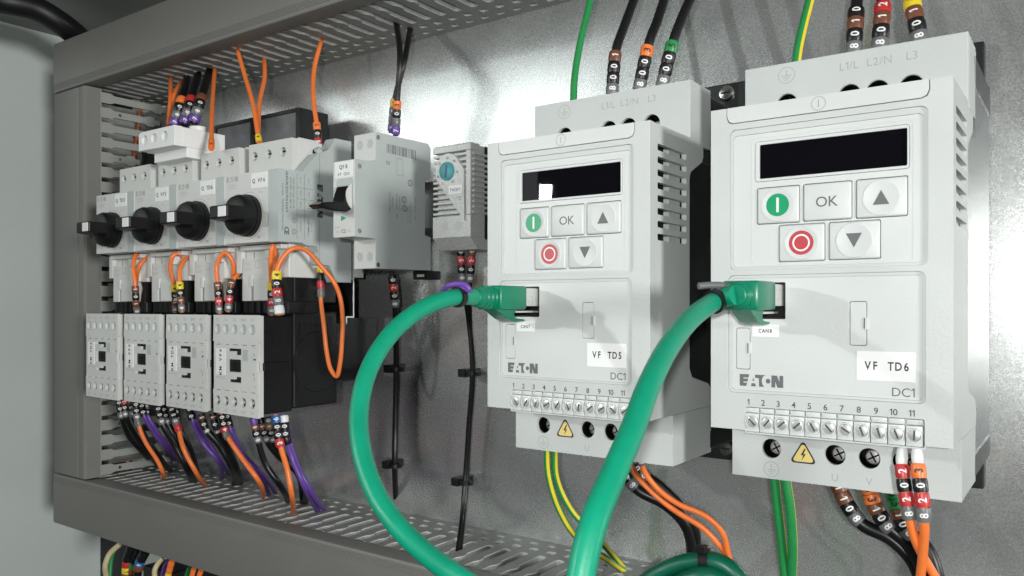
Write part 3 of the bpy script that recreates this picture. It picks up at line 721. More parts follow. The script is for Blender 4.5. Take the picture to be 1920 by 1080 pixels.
    mb.build('auxiliary_contact', ['device_shaded', 'print'], t, bevel=.4)
    mb = MB()
    for z in (100.5, 23.5):
        mb.lathe((X(49.5), -66.5 if z > 50 else -64, z), (0, -.8, .6 if z > 50 else -.6), [(-3, 2.2), (1.5, 2.2), (1.8, 1.8), (1.8, 0)], 16)
    mb.build('contact_screws', 'device_shaded', t, smooth=40)
    return t
BX = [-614.5, -560.5, -506.5, -452.5]
for i, (x, s, l) in enumerate(zip(BX, ('Q TD5', 'Q VF5', 'Q TD6', 'Q VF6'), ('motor breaker at far left of the upper row, its black knob nearest the upright duct',
        'second motor breaker from the left, with the white feed block on top', 'third motor breaker from the left, marked Q TD6', 'rightmost motor breaker marked Q VF6, its printed grey flank in view'))):
    breaker(x, s, l, last=(i == 3))
# wall of the upper row: dark adapter cards behind the breakers
for i, x in enumerate((-662, -610, -558, -506)):
    t = thing('busbar_adapter', (x, 0, 20), ('black adapter card behind the leftmost motor breaker', 'black adapter card behind the second motor breaker from the left', 'dark adapter card rising above the third motor breaker, left one of the pair', 'dark adapter card rising behind the rightmost motor breaker, with the black outer edge')[i], 'adapter', 'adapter cards behind the motor breakers')
    mb = MB(); mb.plate(rrect(x + .5, x + 50.5, 20, 142 if i > 1 else 136, .8, 2), [rrect(x + 3, x + 46, 30, 139.5 if i > 1 else 134, .5, 2)], XZ(-38), 26); mb.build('frame', 'black', t)
    mb = MB(); mb.box(x + 3, x + 46, -37, -35, 30, 139.4 if i > 1 else 134); mb.build('card', 'adapter' if i > 1 else 'black', t)
# white feed block on the second breaker
t = thing('feed_terminal', (-560, -100, 101), 'white three-pole feed terminal sitting on the second motor breaker', 'terminal block')
mb = MB(); Xf = -553.5
mb.plate([(Xf + 0, 111.5), (Xf + 45, 110.8), (Xf + 45, 124.6), (Xf + 2, 124.6), (Xf, 123)], [circ(Xf + x, 118.4, 3.5, 20) for x in (7.5, 19.5, 33)], XZ(-102), 6)
mb.box(Xf + .1, Xf + 44.9, -96, -62, 111, 124.4, bev=.5); mb.box(Xf + 3, Xf + 44, -92, -62, 104, 111.2, bev=.5)
mb.build('housing', 'white', t, bevel=.4)
for x in (7.5, 19.5, 33):
    mb = MB(); mb.lathe((Xf + x, -100, 118.4), (0, -1, 0), [(0, 3.3), (.4, 3.3), (.4, 0)], 20); mb.build('well_screw', 'device', t, smooth=40)
    mb = MB(); mb.lathe((Xf + x + 3, -78, 124.2), (0, 0, 1), [(0, 6), (4, 6), (4.3, 5.4), (4.3, 0)], 24); mb.build('inlet_collar', 'white', t, smooth=40)

# contact modules between breakers and contactors
for i, x in enumerate(BX):
    t = thing('contact_module', (x, -86, 3), ('pale contact module above the leftmost contactor', 'pale contact module above the second contactor from the left', 'pale contact module above the contactor marked KM TD6', 'pale contact module above the contactor marked KM VF6')[i], 'contact module', 'contact modules between breakers and contactors')
    X = lambda q: x + q
    mb = MB(); mb.box(X(-1.5), X(42), -80, -44, 2, 34, bev=1); mb.box(X(-2), X(43.5), -86, -60, -4.5, 3.6, bev=.6)
    for k in range(6): mb.box(X(3 + 7 * k), X(4 + 7 * k), -87.5, -70, -4.2, 3.4)
    mb.plate([(X(34), 3.5), (X(41), 3.5), (X(41), 31.5), (X(37), 31.5), (X(37), 24), (X(34), 19), (X(37), 14)], [], XZ(-85), 8)
    mb.build('body', 'black', t)
    mb = MB(); mb.plate([(X(0), 3.7), (X(8.2), 3.7), (X(8.2), 18), (X(12), 18), (X(12), 3.7), (X(31.5), 3.7), (X(31.5), 18.5), (X(34.8), 19), (X(34.2), 30.6), (X(1), 31.6), (X(0), 18.5)], [], XZ(-88), 8)
    mb.box(X(8.6), X(11.6), -89, -80, 13, 20.5, bev=.3); mb.box(X(12.6), X(31), -88.8, -87, 4, 17.8, bev=.3)
    mb.plate(rrect(X(13.5), X(18), 25, 30, .5), [rrect(X(13.8), X(17.7), 25.3, 29.7, .4)], XZ(-88.05), 0, 1)
    mb.text('DILA', X(5.2), 28, 1.6, XZ(-88), 1); mb.text('12/21', X(5.5), 24.5, 2.0, XZ(-88), 1)
    mb.build('cover', ['device', 'emboss2'], t, bevel=.25)
# small plate supports
# ================================================================== MINIATURE BREAKER
t = thing('miniature_breaker', (-366, 0, 23), 'slim grey miniature breaker marked QF8 with a black toggle', 'circuit breaker')
sp = [(-70, 23), (-70, 40.6), (-72, 40.6), (-72, 41), (-86.8, 41), (-86.8, 86.3), (-70.5, 87.2), (-70, 90), (-70, 105), (-23, 105.6), (-20.5, 103), (-20.5, 83), (-26, 82), (-26, 46), (-20.5, 45), (-20.5, 23.6)]
mb = MB(); mb.plate(sp, [], YZ(-347.6), 17.6); f = YZ(-347.6)
random.seed(3); y = -61
while y < -35:
    w = random.choice((.25, .4, .7)); mb.plate(rrect(y, y + w, 94 - (y + 61) * .02, 99.5, .02, 1), [], lambda a, b, c: f(a, b, c + .03), 0, 1); y += w + random.choice((.35, .5, .8))
for yy, z, s in ((-58, 72, 'FAZ-C2/1  278550'), (-55.5, 72, '230/400V~'), (-52, 70, 'IEC/EN 60898   6000'), (-49.5, 72, 'MADE IN EU'), (-42, 66, 'MCB-C 2A 1P'), (-39.5, 66, 'EN 60947-2 15kA'), (-35, 70, 'MAX 25mm2   2Nm')):
    mb.text(s, yy, z - 8, 1.15, f, 1, rot=-math.pi / 2, gap=.07)
mb.text('N2', -59.5, 88, 2.2, f, 1, gap=.06); mb.plate(rrect(-52, -46.5, 81.5, 92, .5), [rrect(-51.8, -46.7, 81.7, 91.8, .4)], lambda a, b, c: f(a, b, c + .03), 0, 1)
for yy, z in ((-40, 78), (-45.5, 67), (-45, 61.5)):
    mb.plate(circ(yy, z, 2.1, 18), [circ(yy, z, 1.5, 18)], lambda a, b, c: f(a, b, c + .03), 0, 1); mb.text('S', yy, z, 1.4, f, 1, bold=.8)
body = mb.build('housing', ['device_shaded', 'print2'], t, bevel=.35)
mb = MB(); X0 = -366
mb.plate([(X0 + .1, 23.2), (X0 + 18.3, 23.2), (X0 + 18.3, 40.4), (X0 + .1, 40.4)], [circ(X0 + 4.8, 30.2, 2.8, 20), circ(X0 + 13.4, 30.2, 2.8, 20)], XZ(-70.3), 1.5)
mb.plate([(X0 + .1, 87.3), (X0 + 18.3, 87.3), (X0 + 18.3, 104.8), (X0 + .1, 104.8)], [circ(X0 + 4.8, 98.3, 2.8, 20), circ(X0 + 13.4, 98.3, 2.8, 20)], XZ(-70.3), 1.5)
mb.plate(rrect(X0 + .2, X0 + 18.2, 41.2, 86.1, .8), [rrect(X0 + 2.2, X0 + 17, 54, 75.5, 2, 3)], XZ(-87.1), 2.5)
mb.box(X0 + 2, X0 + 17.2, -84.6, -84.2, 53.5, 76, m=0)
mb.text('C2', X0 + 9, 44.6, 2.0, XZ(-87.1), 1, bold=.6); mb.text('FAZ-', X0 + 4.3, 44.4, 1.1, XZ(-87.1), 2); mb.text('/1N', X0 + 13.2, 44.6, 1.4, XZ(-87.1), 2); mb.text('XPole', X0 + 3.6, 47.2, 1.0, XZ(-87.1), 2)
mb.plate([(X0 + 6.8, 50.5), (X0 + 11.5, 52.3), (X0 + 6.8, 54.0)], [], XZ(-87.15), 0, 3)
mb.build('front_face', ['device', 'print', 'emboss', 'keygreen'], t, bevel=.25)
for x in (4.8, 13.4):
    for z in (30.2, 98.3):
        mb = MB(); mb.lathe((X0 + x, -67.8, z), (0, -1, 0), [(0, 2.75), (1.4, 2.75), (1.7, 2.3), (1.7, 0)], 18); mb.box(X0 + x - 2.2, X0 + x + 2.2, -69.55, -69.4, z - .25, z + .25, m=1); mb.build('terminal_screw', ['device_shaded', 'print'], t, smooth=40)
for yy, z in ((-83.5, 82.5), (-83.5, 44.5), (-68.3, 102), (-68.3, 25.3)):
    mb = MB(); mb.lathe((-347.6, yy, z), (1, 0, 0), [(0, 1.5), (.35, 1.5), (.35, 1.0), (.1, .9), (.1, 0)], 16); mb.build('rivet', 'steel', t, smooth=40)
mb = MB(); mb.lathe((X0 + 10.5, -82.5, 64.8), (1, 0, 0), [(-5, 8.5), (5, 8.5)], 28); mb.lathe((X0 + 15.5, -82.5, 64.8), (1, 0, 0), [(0, 8.5), (.01, 0)], 28); mb.lathe((X0 + 5.5, -82.5, 64.8), (-1, 0, 0), [(0, 8.5), (.01, 0)], 28); mb.build('toggle_drum', 'device', t, smooth=40)
mb = MB(); mb.plate([(-86, 70.5), (-89.5, 70.8), (-91.5, 66), (-93, 61.5), (-108, 59.0), (-111, 57.4), (-108, 55.6), (-97, 54.8), (-90, 55.2), (-86, 57)], [], lambda a, b, c: (X0 + 15 + c, a, b), 9.5); mb.build('toggle', 'blackgloss', t, bevel=.8)
mb = MB(); mb.box(X0 + 1.6, X0 + 16.8, -87.4, -87.12, 76.2, 85.6); mb.text('QF8', X0 + 9.3, 82.6, 2.3, XZ(-87.4), 1, bold=.7, mono=.75, lift=.03); mb.text('VT CD3', X0 + 9.3, 78.2, 1.7, XZ(-87.4), 1, bold=.6, mono=.72, lift=.03); mb.build('paper_label', ['paper', 'ink'], t)
mb = MB(); mb.box(-360, -347.8, -24, -10, 17.8, 23.4, bev=.5); mb.box(-356, -350, -24.4, -23.9, 19.4, 21, m=1); mb.build('rail_clip', ['black', 'device'], t)

# ================================================================== THERMOSTAT
t = thing('thermostat', (-320, 0, 34), 'small silver cabinet thermostat with a round teal dial', 'thermostat')
X0 = -320.0
mb = MB(); mb.box(X0 + .5, X0 + 28.6, -46, -20, 41, 95, bev=.6, m=0)
mb.plate([(-50, 41), (-43, 33.8), (-20, 33.8), (-20, 41)], [], lambda a, b, c: (X0 + 28.8 + c, a, b), 28.6)
mb.box(X0, X0 + 29, -50, -45.9, 40.8, 53.6, bev=.3)
mb.box(X0, X0 + 29, -50, -45.9, 91.4, 95.2, bev=.3)
mb.box(X0 + 25.6, X0 + 29, -50, -45.9, 53.7, 91.3, bev=.2)
for i in range(11): mb.box(X0 + 1 + 2.6 * i, X0 + 2.2 + 2.6 * i, -49, -40, 95.2, 96.0)
teardrop = [(X0 + 3.2 + 9.4 - 9.4 * math.cos(math.radians(a)), 80.2 + 10.4 * math.sin(math.radians(a))) for a in range(-35, 136, 10)]
teardrop += [(X0 + 24.8, 80), (X0 + 25.4, 50)]
mb.plate(teardrop, [], XZ(-51.2), 5, 0)
mb.build('housing', 'knurl', t, bevel=.25)
mb = MB()
for i in range(12):
    z = 54.6 + 3.1 * i; mb.box(X0 + .1, X0 + 25.5, -49.6, -45.8, z, z + 1.5, bev=.2); mb.box(X0 + 28.3, X0 + 30.2, -48, -32, z, z + 1.5, bev=.2)
mb.build('cooling_fins', 'knurl', t)
mb = MB(); mb.box(X0 + 28.4, X0 + 29.4, -36, -19, 40, 95); mb.build('side_panel', 'black', t)
mb = MB(); mb.lathe((X0 + 12.4, -51.1, 80), (0, -1, 0), [(0, 5.6), (1.0, 5.4), (1.2, 5.0), (1.2, 0)], 32, m=0); mb.plate([(X0 + 11.2, 76.2), (X0 + 12.6, 76.0), (X0 + 13.6, 83.6), (X0 + 12.4, 83.8)], [], XZ(-52.35), 0, 1); mb.build('dial', ['teal', 'dialblue'], t, smooth=40)
mb = MB()
for s, a in (('0', -118), ('10', -160), ('20', 140), ('30', 88), ('40', 45), ('50', -8), ('60', -55)):
    mb.text(s, X0 + 12.4 + 7.6 * math.cos(math.radians(a)), 80 + 7.8 * math.sin(math.radians(a)), 1.5, XZ(-51.22), 0, gap=.06, bold=.3)
mb.text('°C', X0 + 21.6, 63.3, 2.4, XZ(-51.22), 0); mb.build('printed_scale', 'print', t)
mb = MB(); mb.box(X0 + 13.8, X0 + 23.8, -51.5, -51.15, 66, 71.2); mb.text('THCD1', X0 + 18.8, 68.6, 1.6, XZ(-51.5), 1, bold=.9, mono=.74, lift=.03); mb.build('paper_label', ['paper', 'ink'], t)
for x in (9.4, 20.2):
    mb = MB(); mb.lathe((X0 + x, -50.0, 47.7), (0, -1, 0), [(0, 2.9), (.06, 2.9), (.07, 0)], 20); mb.build('screw_well', 'cover', t)

# ================================================================== GREEN PATCH CABLES
def patch(D0, pts, label, tie, q=1.0):
    t = thing('patch_cable', (D0 + 20.5, -123, 2), label, 'network cable', 'green patch cables on the drives')
    px = D0 + 20.4; z = 3.8
    path = smoothpath([(px, -151 - 6 * q, z)] + pts, 2.0)
    mb = MB(); mb.tube(path, 3.25, n=24); mb.build('cable_jacket', 'cable', t, smooth=60)
    mb = MB(); mb.box(px - 5.9, px + 5.9, -137.5, -112, z - 3.6, z + 4.2, bev=.3); mb.build('metal_plug', 'knurl', t)
    mb = MB(); mb.box(px - 2.0, px + 2.4, -134, -113, z - 6.4, z - 5.6, bev=.1); mb.build('latch', 'case2', t)
    mb = MB(); mb.box(px - 6.4, px + 6.4, -150, -131, z - 5.0, z + 5.0, bev=1.0)
    mb.lathe((px, -149, z), (0, -1, 0), [(a_ * q, b_) for a_, b_ in [(0, 5.0), (1.4, 5.0), (1.5, 4.5), (2.6, 4.5), (2.7, 4.9), (4, 4.9), (4.1, 4.4), (5.2, 4.4), (5.3, 4.8), (6.6, 4.8), (6.8, 4.3), (9.5, 4.1), (11, 3.5), (11, 0)]], 24)
    mb.plate([(-150, z - 4.6), (-133, z - 4.6), (-135.5, z - 5.6), (-136.6, z - 7.2), (-135.2, z - 8.8), (-128.5, z - 9.3), (-129, z - 10.0), (-136.0, z - 10.2), (-141.2, z - 9.0)], [], lambda a, b, c: (px + 3.4 + c, a, b), 6.8)
    mb.build('plug_boot', 'plug', t, smooth=35, bevel=.3)
    return t, path
A = [atc(*q) for q in ((850, 558, 313), (795, 577, 303), (737, 622, 292), (693, 690, 281), (674, 765, 272), (677, 840, 262), (702, 920, 252), (745, 985, 243), (808, 1045, 236), (880, 1095, 231), (980, 1150, 228))]
ta, pa = patch(D1, A, 'green patch cable looping down from the drive labelled VF TD5', 0)
B_ = [atc(*q) for q in ((1352, 560, 272), (1302, 592, 256), (1256, 647, 236), (1217, 722, 218), (1188, 800, 205), (1150, 890, 192), (1115, 975, 182), (1093, 1060, 177), (1080, 1160, 174), (1075, 1300, 172))]
tb, pb = patch(D2, B_, 'green patch cable sweeping down from the drive labelled VF TD6', 1, .45)
def tie_ring(path, d, r, label, w=1.3, head=True, name='cable_tie', grp=None, out=(0, 0, 1), hcol='black'):
    P = Path(path) if not isinstance(path, Path) else path
    c = P.pos(d); ax = P.tan(d); t = thing(name, c, label, 'cable tie', grp)
    mb = MB(); mb.lathe(c, ax, [(-w, r * .9), (-w, r + .9), (w, r + .9), (w, r * .9)], 20); mb.build('strap', 'black', t, smooth=40)
    if head:
        o = Vector(out); o = (o - ax * o.dot(ax)).normalized(); q = c + o * (r + 2.2)
        mb = MB(); mb.box(q.x - 2.3, q.x + 2.3, q.y - 1.8, q.y + 1.8, q.z - 1.8, q.z + 1.8, bev=.4); mb.build('tie_head', hcol, t)
    return t
tie_ring(pa, 14, 3.2, 'black cable tie holding the green cable near its plug, left drive', out=(-.2, 0, 1), head=False)
tie_ring(pb, 9, 3.2, 'black and grey cable tie round the green cable near its plug, right drive', out=(-1, 0, .9), head=False)
mb = MB(); q = Vector(pb[4]); mb.tube(smoothpath([q + Vector((-5, -5, 4.6)), q + Vector((-2, -2, 4.9)), q + Vector((2, 3, 4.3)), q + Vector((3.6, 4, 0))], 1.5), 1.2, n=8); tag(mb.build('tie_tail', 'print2', smooth=50), 'grey strap tail lying on the green cable of the right drive', 'strap')
mb = MB(); q = Vector(pa[7]); mb.tube(smoothpath([q + Vector((-9, 2, 2.5)), q + Vector((-4, 0, 4.6)), q + Vector((3, 1, 4.9)), q + Vector((5, 2, 2.6)), q + Vector((0, 1, 3.8)), q + Vector((-5, 2, 1.5))], 1.5), 1.1, n=8); tag(mb.build('tie_tail', 'w_purple', smooth=50), 'purple wire scrap looped over the green cable at the left drive', 'wire')

# ================================================================== WIRES
o_, k_, g_, p_, r_, br, ye, gn, bl, wh = 'orange', 'black', 'grey', 'purple', 'red', 'brown', 'yellow', 'green', 'blue', 'white'
GY = (['green', 'yellow'], [0,0,0,0,0,0,0,0,0,0,0,0,0,1,1,1,0,0])
GY2 = (['green', 'yellow'], [0,0,1,1,1,1,1,1,1,0,0,0,0,0,0,0,0,0])
GY3 = (['green', 'yellow'], [0,0,0,0,0,0,0,0,0,0,0,0,0,0,1,1,1,0])
GY4 = (['green', 'yellow'], [0,0,0,0,1,1,0,0,0,0,0,0,0,1,0,0,0,0])
def up(u, v, dy, z=205): 
    q = at(u, v, dy); return Vector((q.x, q.y, z))
# drive 1 supply
wire([at(1075, 200, 345), at(1077, 150, 347), at(1086, 90, 352), at(1107, 0, 362), at(1125, -90, 372)], 1.75, k_, 'green and yellow earth wire entering the top of the drive labelled VF TD5', name='earth_wire', cat='earth wire', group='earth wires', stripes=GY)
for pts, mk, lab in (([at(1147, 180, 347), at(1155, 95, 349), at(1170, 50, 356), at(1192, -10, 366), at(1225, -110, 380)], [(g_, '8'), (k_, '0'), (k_, '0'), (br, '1')], 'black supply cable with brown top marker 1, into the left drive'),
                     ([at(1197, 172, 347), at(1217, 80, 349), at(1232, 40, 356), at(1248, -10, 364), at(1275, -110, 380)], [(g_, '8'), (k_, '0'), (k_, '0'), (o_, '3')], 'black supply cable with orange top marker 3, into the left drive'),
                     ([at(1240, 165, 347), at(1262, 78, 349), at(1280, 30, 356), at(1300, -15, 364), at(1330, -110, 380)], [(g_, '8'), (k_, '0'), (k_, '0'), (gn, '5')], 'black supply cable with green top marker 5, into the left drive')):
    wire(pts, 2.3, k_, lab, group='marked supply cables', name='supply_cable', cat='cable', marks=mk, s0=0.5, R=3.15, L=5.3)
# drive 2 supply
wire([at(1492, 125, 345), at(1497, 90, 347), at(1507, 45, 352), at(1521, -10, 358), at(1540, -100, 370)], 1.9, k_, 'green and yellow earth wire entering the top of the drive labelled VF TD6', name='earth_wire', cat='earth wire', group='earth wires', stripes=GY2)
for pts, mk, lab in (([at(1600, 105, 343), at(1604, 40, 345), at(1608, -20, 352), at(1615, -120, 370)], [(g_, '8'), (k_, '0'), (br, '1'), (k_, '0')], 'black supply cable with black top marker 0, into the right drive'),
                     ([at(1648, 98, 343), at(1654, 30, 345), at(1656, -20, 352), at(1665, -120, 370)], [(g_, '8'), (k_, '0'), (br, '1'), (r_, '2')], 'black supply cable with red top marker 2, into the right drive'),
                     ([at(1727, 85, 343), at(1713, 20, 345), at(1705, -20, 352), at(1700, -120, 370)], [(g_, '8'), (k_, '0'), (br, '1'), (ye, '4')], 'black supply cable with yellow top marker 4, into the right drive')):
    wire(pts, 2.4, k_, lab, group='marked supply cables', name='supply_cable', cat='cable', marks=mk, s0=0.5, R=3.3, L=5.0)
# drive 1 output
wire([at(1025, 832, 352), at(1028, 890, 355), at(1048, 955, 362), at(1082, 1008, 372), at(1140, 1050, 385), atz(1190, 1083, -150)], 1.7, k_, 'yellow and green earth wire under the left drive, left strand', name='earth_wire', cat='earth wire', group='earth wires', stripes=GY3)
wire([at(1040, 832, 354), at(1043, 895, 358), at(1070, 955, 365), at(1122, 1010, 378), atz(1178, 1075, -150)], 1.7, k_, 'green and yellow earth wire under the left drive, right strand', name='earth_wire', cat='earth wire', group='earth wires', stripes=GY)
for pts, mk, lab, R in (([at(1150, 850, 350), at(1168, 885, 350), at(1195, 918, 353), at(1245, 945, 358), at(1278, 975, 364), at(1294, 1010, 372), at(1296, 1060, 385)], [(ye, '4'), (k_, '0'), (k_, '0'), (g_, '8')], 'black motor cable with yellow marker under the left drive', 3.0),
                        ([at(1172, 835, 356), at(1195, 878, 358), at(1240, 915, 362), at(1275, 950, 366), at(1301, 990, 372), at(1304, 1050, 385)], [(gn, '5'), (k_, '0'), (k_, '0'), (g_, '8')], 'black motor cable partly hidden behind the orange pair, left drive', 3.0)):
    wire(pts, 2.6, k_, lab, group='black motor cables under the drives', name='motor_cable', cat='cable', marks=mk, s0=0.5, R=R, L=4.8)
wire([at(1164, 790, 320), at(1175, 835, 325), at(1190, 885, 335), at(1220, 920, 338), at(1265, 957, 342), at(1315, 988, 348), at(1345, 1018, 352), at(1361, 1040, 356), at(1372, 1090, 358)], 1.35, o_, 'orange wire under the left drive, lower one of the pair', group='orange control wires at the drives', marks=[(br, '3'), (k_, '0'), (br, '1'), (g_, '8')], s0=2, R=2.35, L=4.6)
wire([at(1187, 795, 320), at(1197, 840, 325), at(1209, 885, 332), at(1235, 918, 336), at(1272, 945, 340), at(1322, 967, 345), at(1354, 998, 350), at(1366, 1040, 354), at(1378, 1090, 356)], 1.35, o_, 'orange wire under the left drive, upper one of the pair', group='orange control wires at the drives', marks=[(o_, '3'), (k_, '0'), (br, '1'), (g_, '8')], s0=2, R=2.35, L=4.8)
# green coil at the bottom, its shade painted into the colour
for pts, lab in (([at(1170, 1130, 338), at(1232, 1078, 338), at(1290, 1055, 340), at(1345, 1055, 342), at(1383, 1085, 344), at(1395, 1150, 346)], 'green cable coil in painted shade at the bottom edge, upper strand'),
                 ([at(1215, 1145, 335), at(1270, 1098, 334), at(1325, 1080, 335), at(1365, 1100, 338), at(1378, 1160, 340)], 'green cable coil in painted shade at the bottom edge, lower strand')):
    pth = smoothpath(pts, 2); mb = MB(); mb.tube(pth, 4.3, n=20); tag(mb.build('network_cable', 'cable_shaded', smooth=60), lab, 'network cable', 'green coil in painted shade at the bottom')
    if 'upper' in lab: coil = Path(pth)
tie_ring(coil, coil.L * .60, 4.6, 'black cable tie on the green coil at the bottom', w=2.0, out=(0, -.5, 1))
# drive 2 output
wire([at(1452, 890, 350), at(1458, 950, 352), at(1466, 1020, 358), at(1472, 1090, 364), at(1478, 1180, 372)], 2.1, k_, 'green and yellow earth wire under the right drive, left strand', name='earth_wire', cat='earth wire', group='earth wires', stripes=GY4)
wire([at(1472, 890, 348), at(1481, 950, 350), at(1486, 1020, 356), at(1484, 1090, 364), at(1480, 1180, 372)], 2.1, k_, 'green and yellow earth wire under the right drive, right strand', name='earth_wire', cat='earth wire', group='earth wires', stripes=GY4)
for pts, mk, lab in (([at(1567, 900, 352), at(1588, 945, 352), at(1617, 983, 352), at(1670, 1010, 352), at(1710, 1050, 352), at(1735, 1110, 354)], [(br, '1'), (br, '1'), (k_, '0'), (g_, '8')], 'black motor cable with two brown markers under the right drive'),
                     ([at(1625, 905, 350), at(1641, 950, 350), at(1664, 985, 350), at(1702, 1020, 350), at(1730, 1065, 350), at(1745, 1120, 352)], [(o_, '3'), (o_, '3'), (br, '1'), (k_, '0'), (g_, '8')], 'black motor cable with orange markers under the right drive'),
                     ([at(1672, 912, 346), at(1682, 950, 346), at(1698, 990, 346), at(1735, 1025, 346), at(1755, 1075, 346), at(1762, 1130, 348)], [(gn, '5'), (gn, '5'), (br, '1'), (k_, '0'), (g_, '8')], 'black motor cable with green markers under the right drive')):
    wire(pts, 2.8, k_, lab, group='black motor cables under the drives', name='motor_cable', cat='cable', marks=mk, s0=0.5, R=3.3, L=4.0 if len(mk) == 5 else 4.7, flip=1)
wire([at(1692, 838, 295), at(1691, 873, 292), at(1706, 972, 290), at(1716, 1012, 292), at(1732, 1045, 296), at(1765, 1100, 300)], 1.5, o_, 'orange wire with red top marker 2 at the right drive', group='orange control wires at the drives', marks=[(r_, '2'), (k_, '0'), (r_, '2'), (g_, '8')], ferrule=6.2, R=2.35, L=4.4, flip=-1)
wire([at(1719, 840, 293), at(1721, 870, 291), at(1733, 976, 289), at(1732, 1020, 292), at(1724, 1100, 298)], 1.5, o_, 'orange wire with orange top marker 3 at the right drive', group='orange control wires at the drives', marks=[(o_, '3'), (k_, '0'), (r_, '2'), (g_, '8')], ferrule=5.2, R=2.35, L=4.6, flip=-1)
# thermostat leads and breaker lead
w1 = [at(863, 455, 385), at(868, 535, 388), at(878, 600, 396), at(885, 690, 400), at(878, 800, 402), at(871, 905, 402), at(866, 970, 395), atz(858, 1032, -146)]
w2 = [at(886, 455, 384), at(881, 540, 387), at(882, 610, 397), at(888, 695, 401), at(881, 800, 403), at(875, 905, 403), at(870, 970, 397), atz(863, 1030, -146)]
wire(w1, 1.35, k_, 'black thermostat lead with black top marker 0', name='thermostat_lead', group='thermostat leads', marks=[(k_, '0'), (r_, '2'), (k_, '0'), (g_, '8')], s0=3, R=2.6, L=5.3, flip=-1)
wire(w2, 1.35, k_, 'black thermostat lead with brown top marker 1', name='thermostat_lead', group='thermostat leads', marks=[(br, '1'), (r_, '2'), (k_, '0'), (g_, '8')], s0=3, R=2.6, L=5.3, flip=-1)
w3 = [at(735, 508, 385), at(741, 575, 390), at(743, 690, 402), at(741, 800, 404), at(740, 875, 404), atz(743, 955, -146)]
wire(w3, 2.0, k_, 'black lead running straight down from the breaker marked QF8', name='breaker_lead', marks=[(k_, '0'), (r_, '2'), (k_, '0'), (g_, '8')], s0=3, R=3.0, L=5.3, flip=-1)
for path, frac, lab in ((w1, (885, 700), 'upper cable tie mount on the thermostat leads'), (w1, (872, 905), 'lower cable tie mount on the thermostat leads'),
                        (w3, (743, 692), 'upper cable tie mount on the breaker lead'), (w3, (740, 873), 'lower cable tie mount on the breaker lead')):
    c = at(frac[0], frac[1], 402); t = thing('tie_mount', c, lab, 'cable tie', 'tie mounts on the plate')
    mb = MB(); mb.lathe(c, (0, 0, 1), [(-1.3, 2.6), (-1.3, 4.0), (1.3, 4.0), (1.3, 2.6)], 16); mb.build('strap', 'black', t, smooth=40)
    mb = MB(); mb.box(c.x - 9.5, c.x - 3.4, c.y - 3, -.2, c.z - 2.6, c.z + 2.6, bev=.5); mb.box(c.x + 3, c.x + 5.4, c.y - 1.4, c.y + 1.4, c.z - 1.2, c.z + 1.2, bev=.3); mb.build('tie_head', 'black', t)
# breaker QF8 feed
for k, (pts, mk, lab) in enumerate((([at(742, 255, 372), at(745, 185, 368), at(750, 110, 366), atz(742, 36, 190)], [(p_, '7'), (g_, '-'), (k_, '0'), (o_, '3')], 'black feed wire with orange top marker into the breaker marked QF8'),
                                    ([at(734, 250, 376), at(740, 190, 374), at(758, 115, 374), atz(771, 44, 190)], [(p_, '7'), (g_, '-'), (g_, '8'), (ye, '1')], 'black feed wire with yellow top marker behind the orange marked one'))):
    wire(pts, 1.9, k_, lab, group='feed wires of the breaker marked QF8', marks=mk, s0=1, R=2.7, L=5.2)
# upper orange wires
for pts, mk, lab in (([at(396, 280, 322), at(398, 200, 345), atz(403, 124, 188)], [(o_, '5'), (o_, '')], 'orange wire dropping from the top duct to the breaker marked Q TD6'),
                     ([at(486, 268, 338), at(474, 195, 345), at(457, 135, 352), atz(443, 86, 188)], [(ye, '4')], 'orange wire at the breaker marked Q VF6, left branch of the fork'),
                     ([at(484, 266, 342), at(487, 190, 360), at(496, 145, 372), atz(495, 104, 188)], None, 'orange wire at the breaker marked Q VF6, right branch of the fork'),
                     ([at(598, 292, 362), at(594, 235, 362), at(588, 190, 364), at(589, 130, 372), atz(604, 70, 188)], [(g_, '0'), (r_, '2'), (k_, '0'), (o_, '1')], 'orange wire with printed markers dropping behind the flank of the rightmost breaker'),
                     ([at(316, 236, 345), at(319, 190, 350), atz(320, 142, 188)], None, 'orange wire left of the black trio above the feed terminal, upright one'),
                     ([at(315, 232, 350), at(326, 180, 355), atz(345, 147, 188)], None, 'orange wire leaning right above the feed terminal')):
    wire(pts, 1.55, o_, lab, group='orange wires from the top duct', marks=mk, s0=1, R=2.15 if mk and len(mk) < 3 else 2.6, L=5.4)
for k, (a, b, c, lab, top) in enumerate((((325, 238), (340, 190), (353, 140), 'left of three black feed cables above the feed terminal', o_), ((345, 235), (357, 192), (373, 134), 'middle of three black feed cables above the feed terminal', r_), ((362, 232), (376, 190), (394, 128), 'right of three black feed cables above the feed terminal', br))):
    wire([at(*a, 340), at(*b, 345), atz(*c, 188)], 3.0, k_, lab, group='black feed cables above the feed terminal', name='feed_cable', cat='cable', marks=[(p_, '7'), (g_, '8'), (k_, '0'), (top, '')], s0=1, R=4.0, L=5.6)
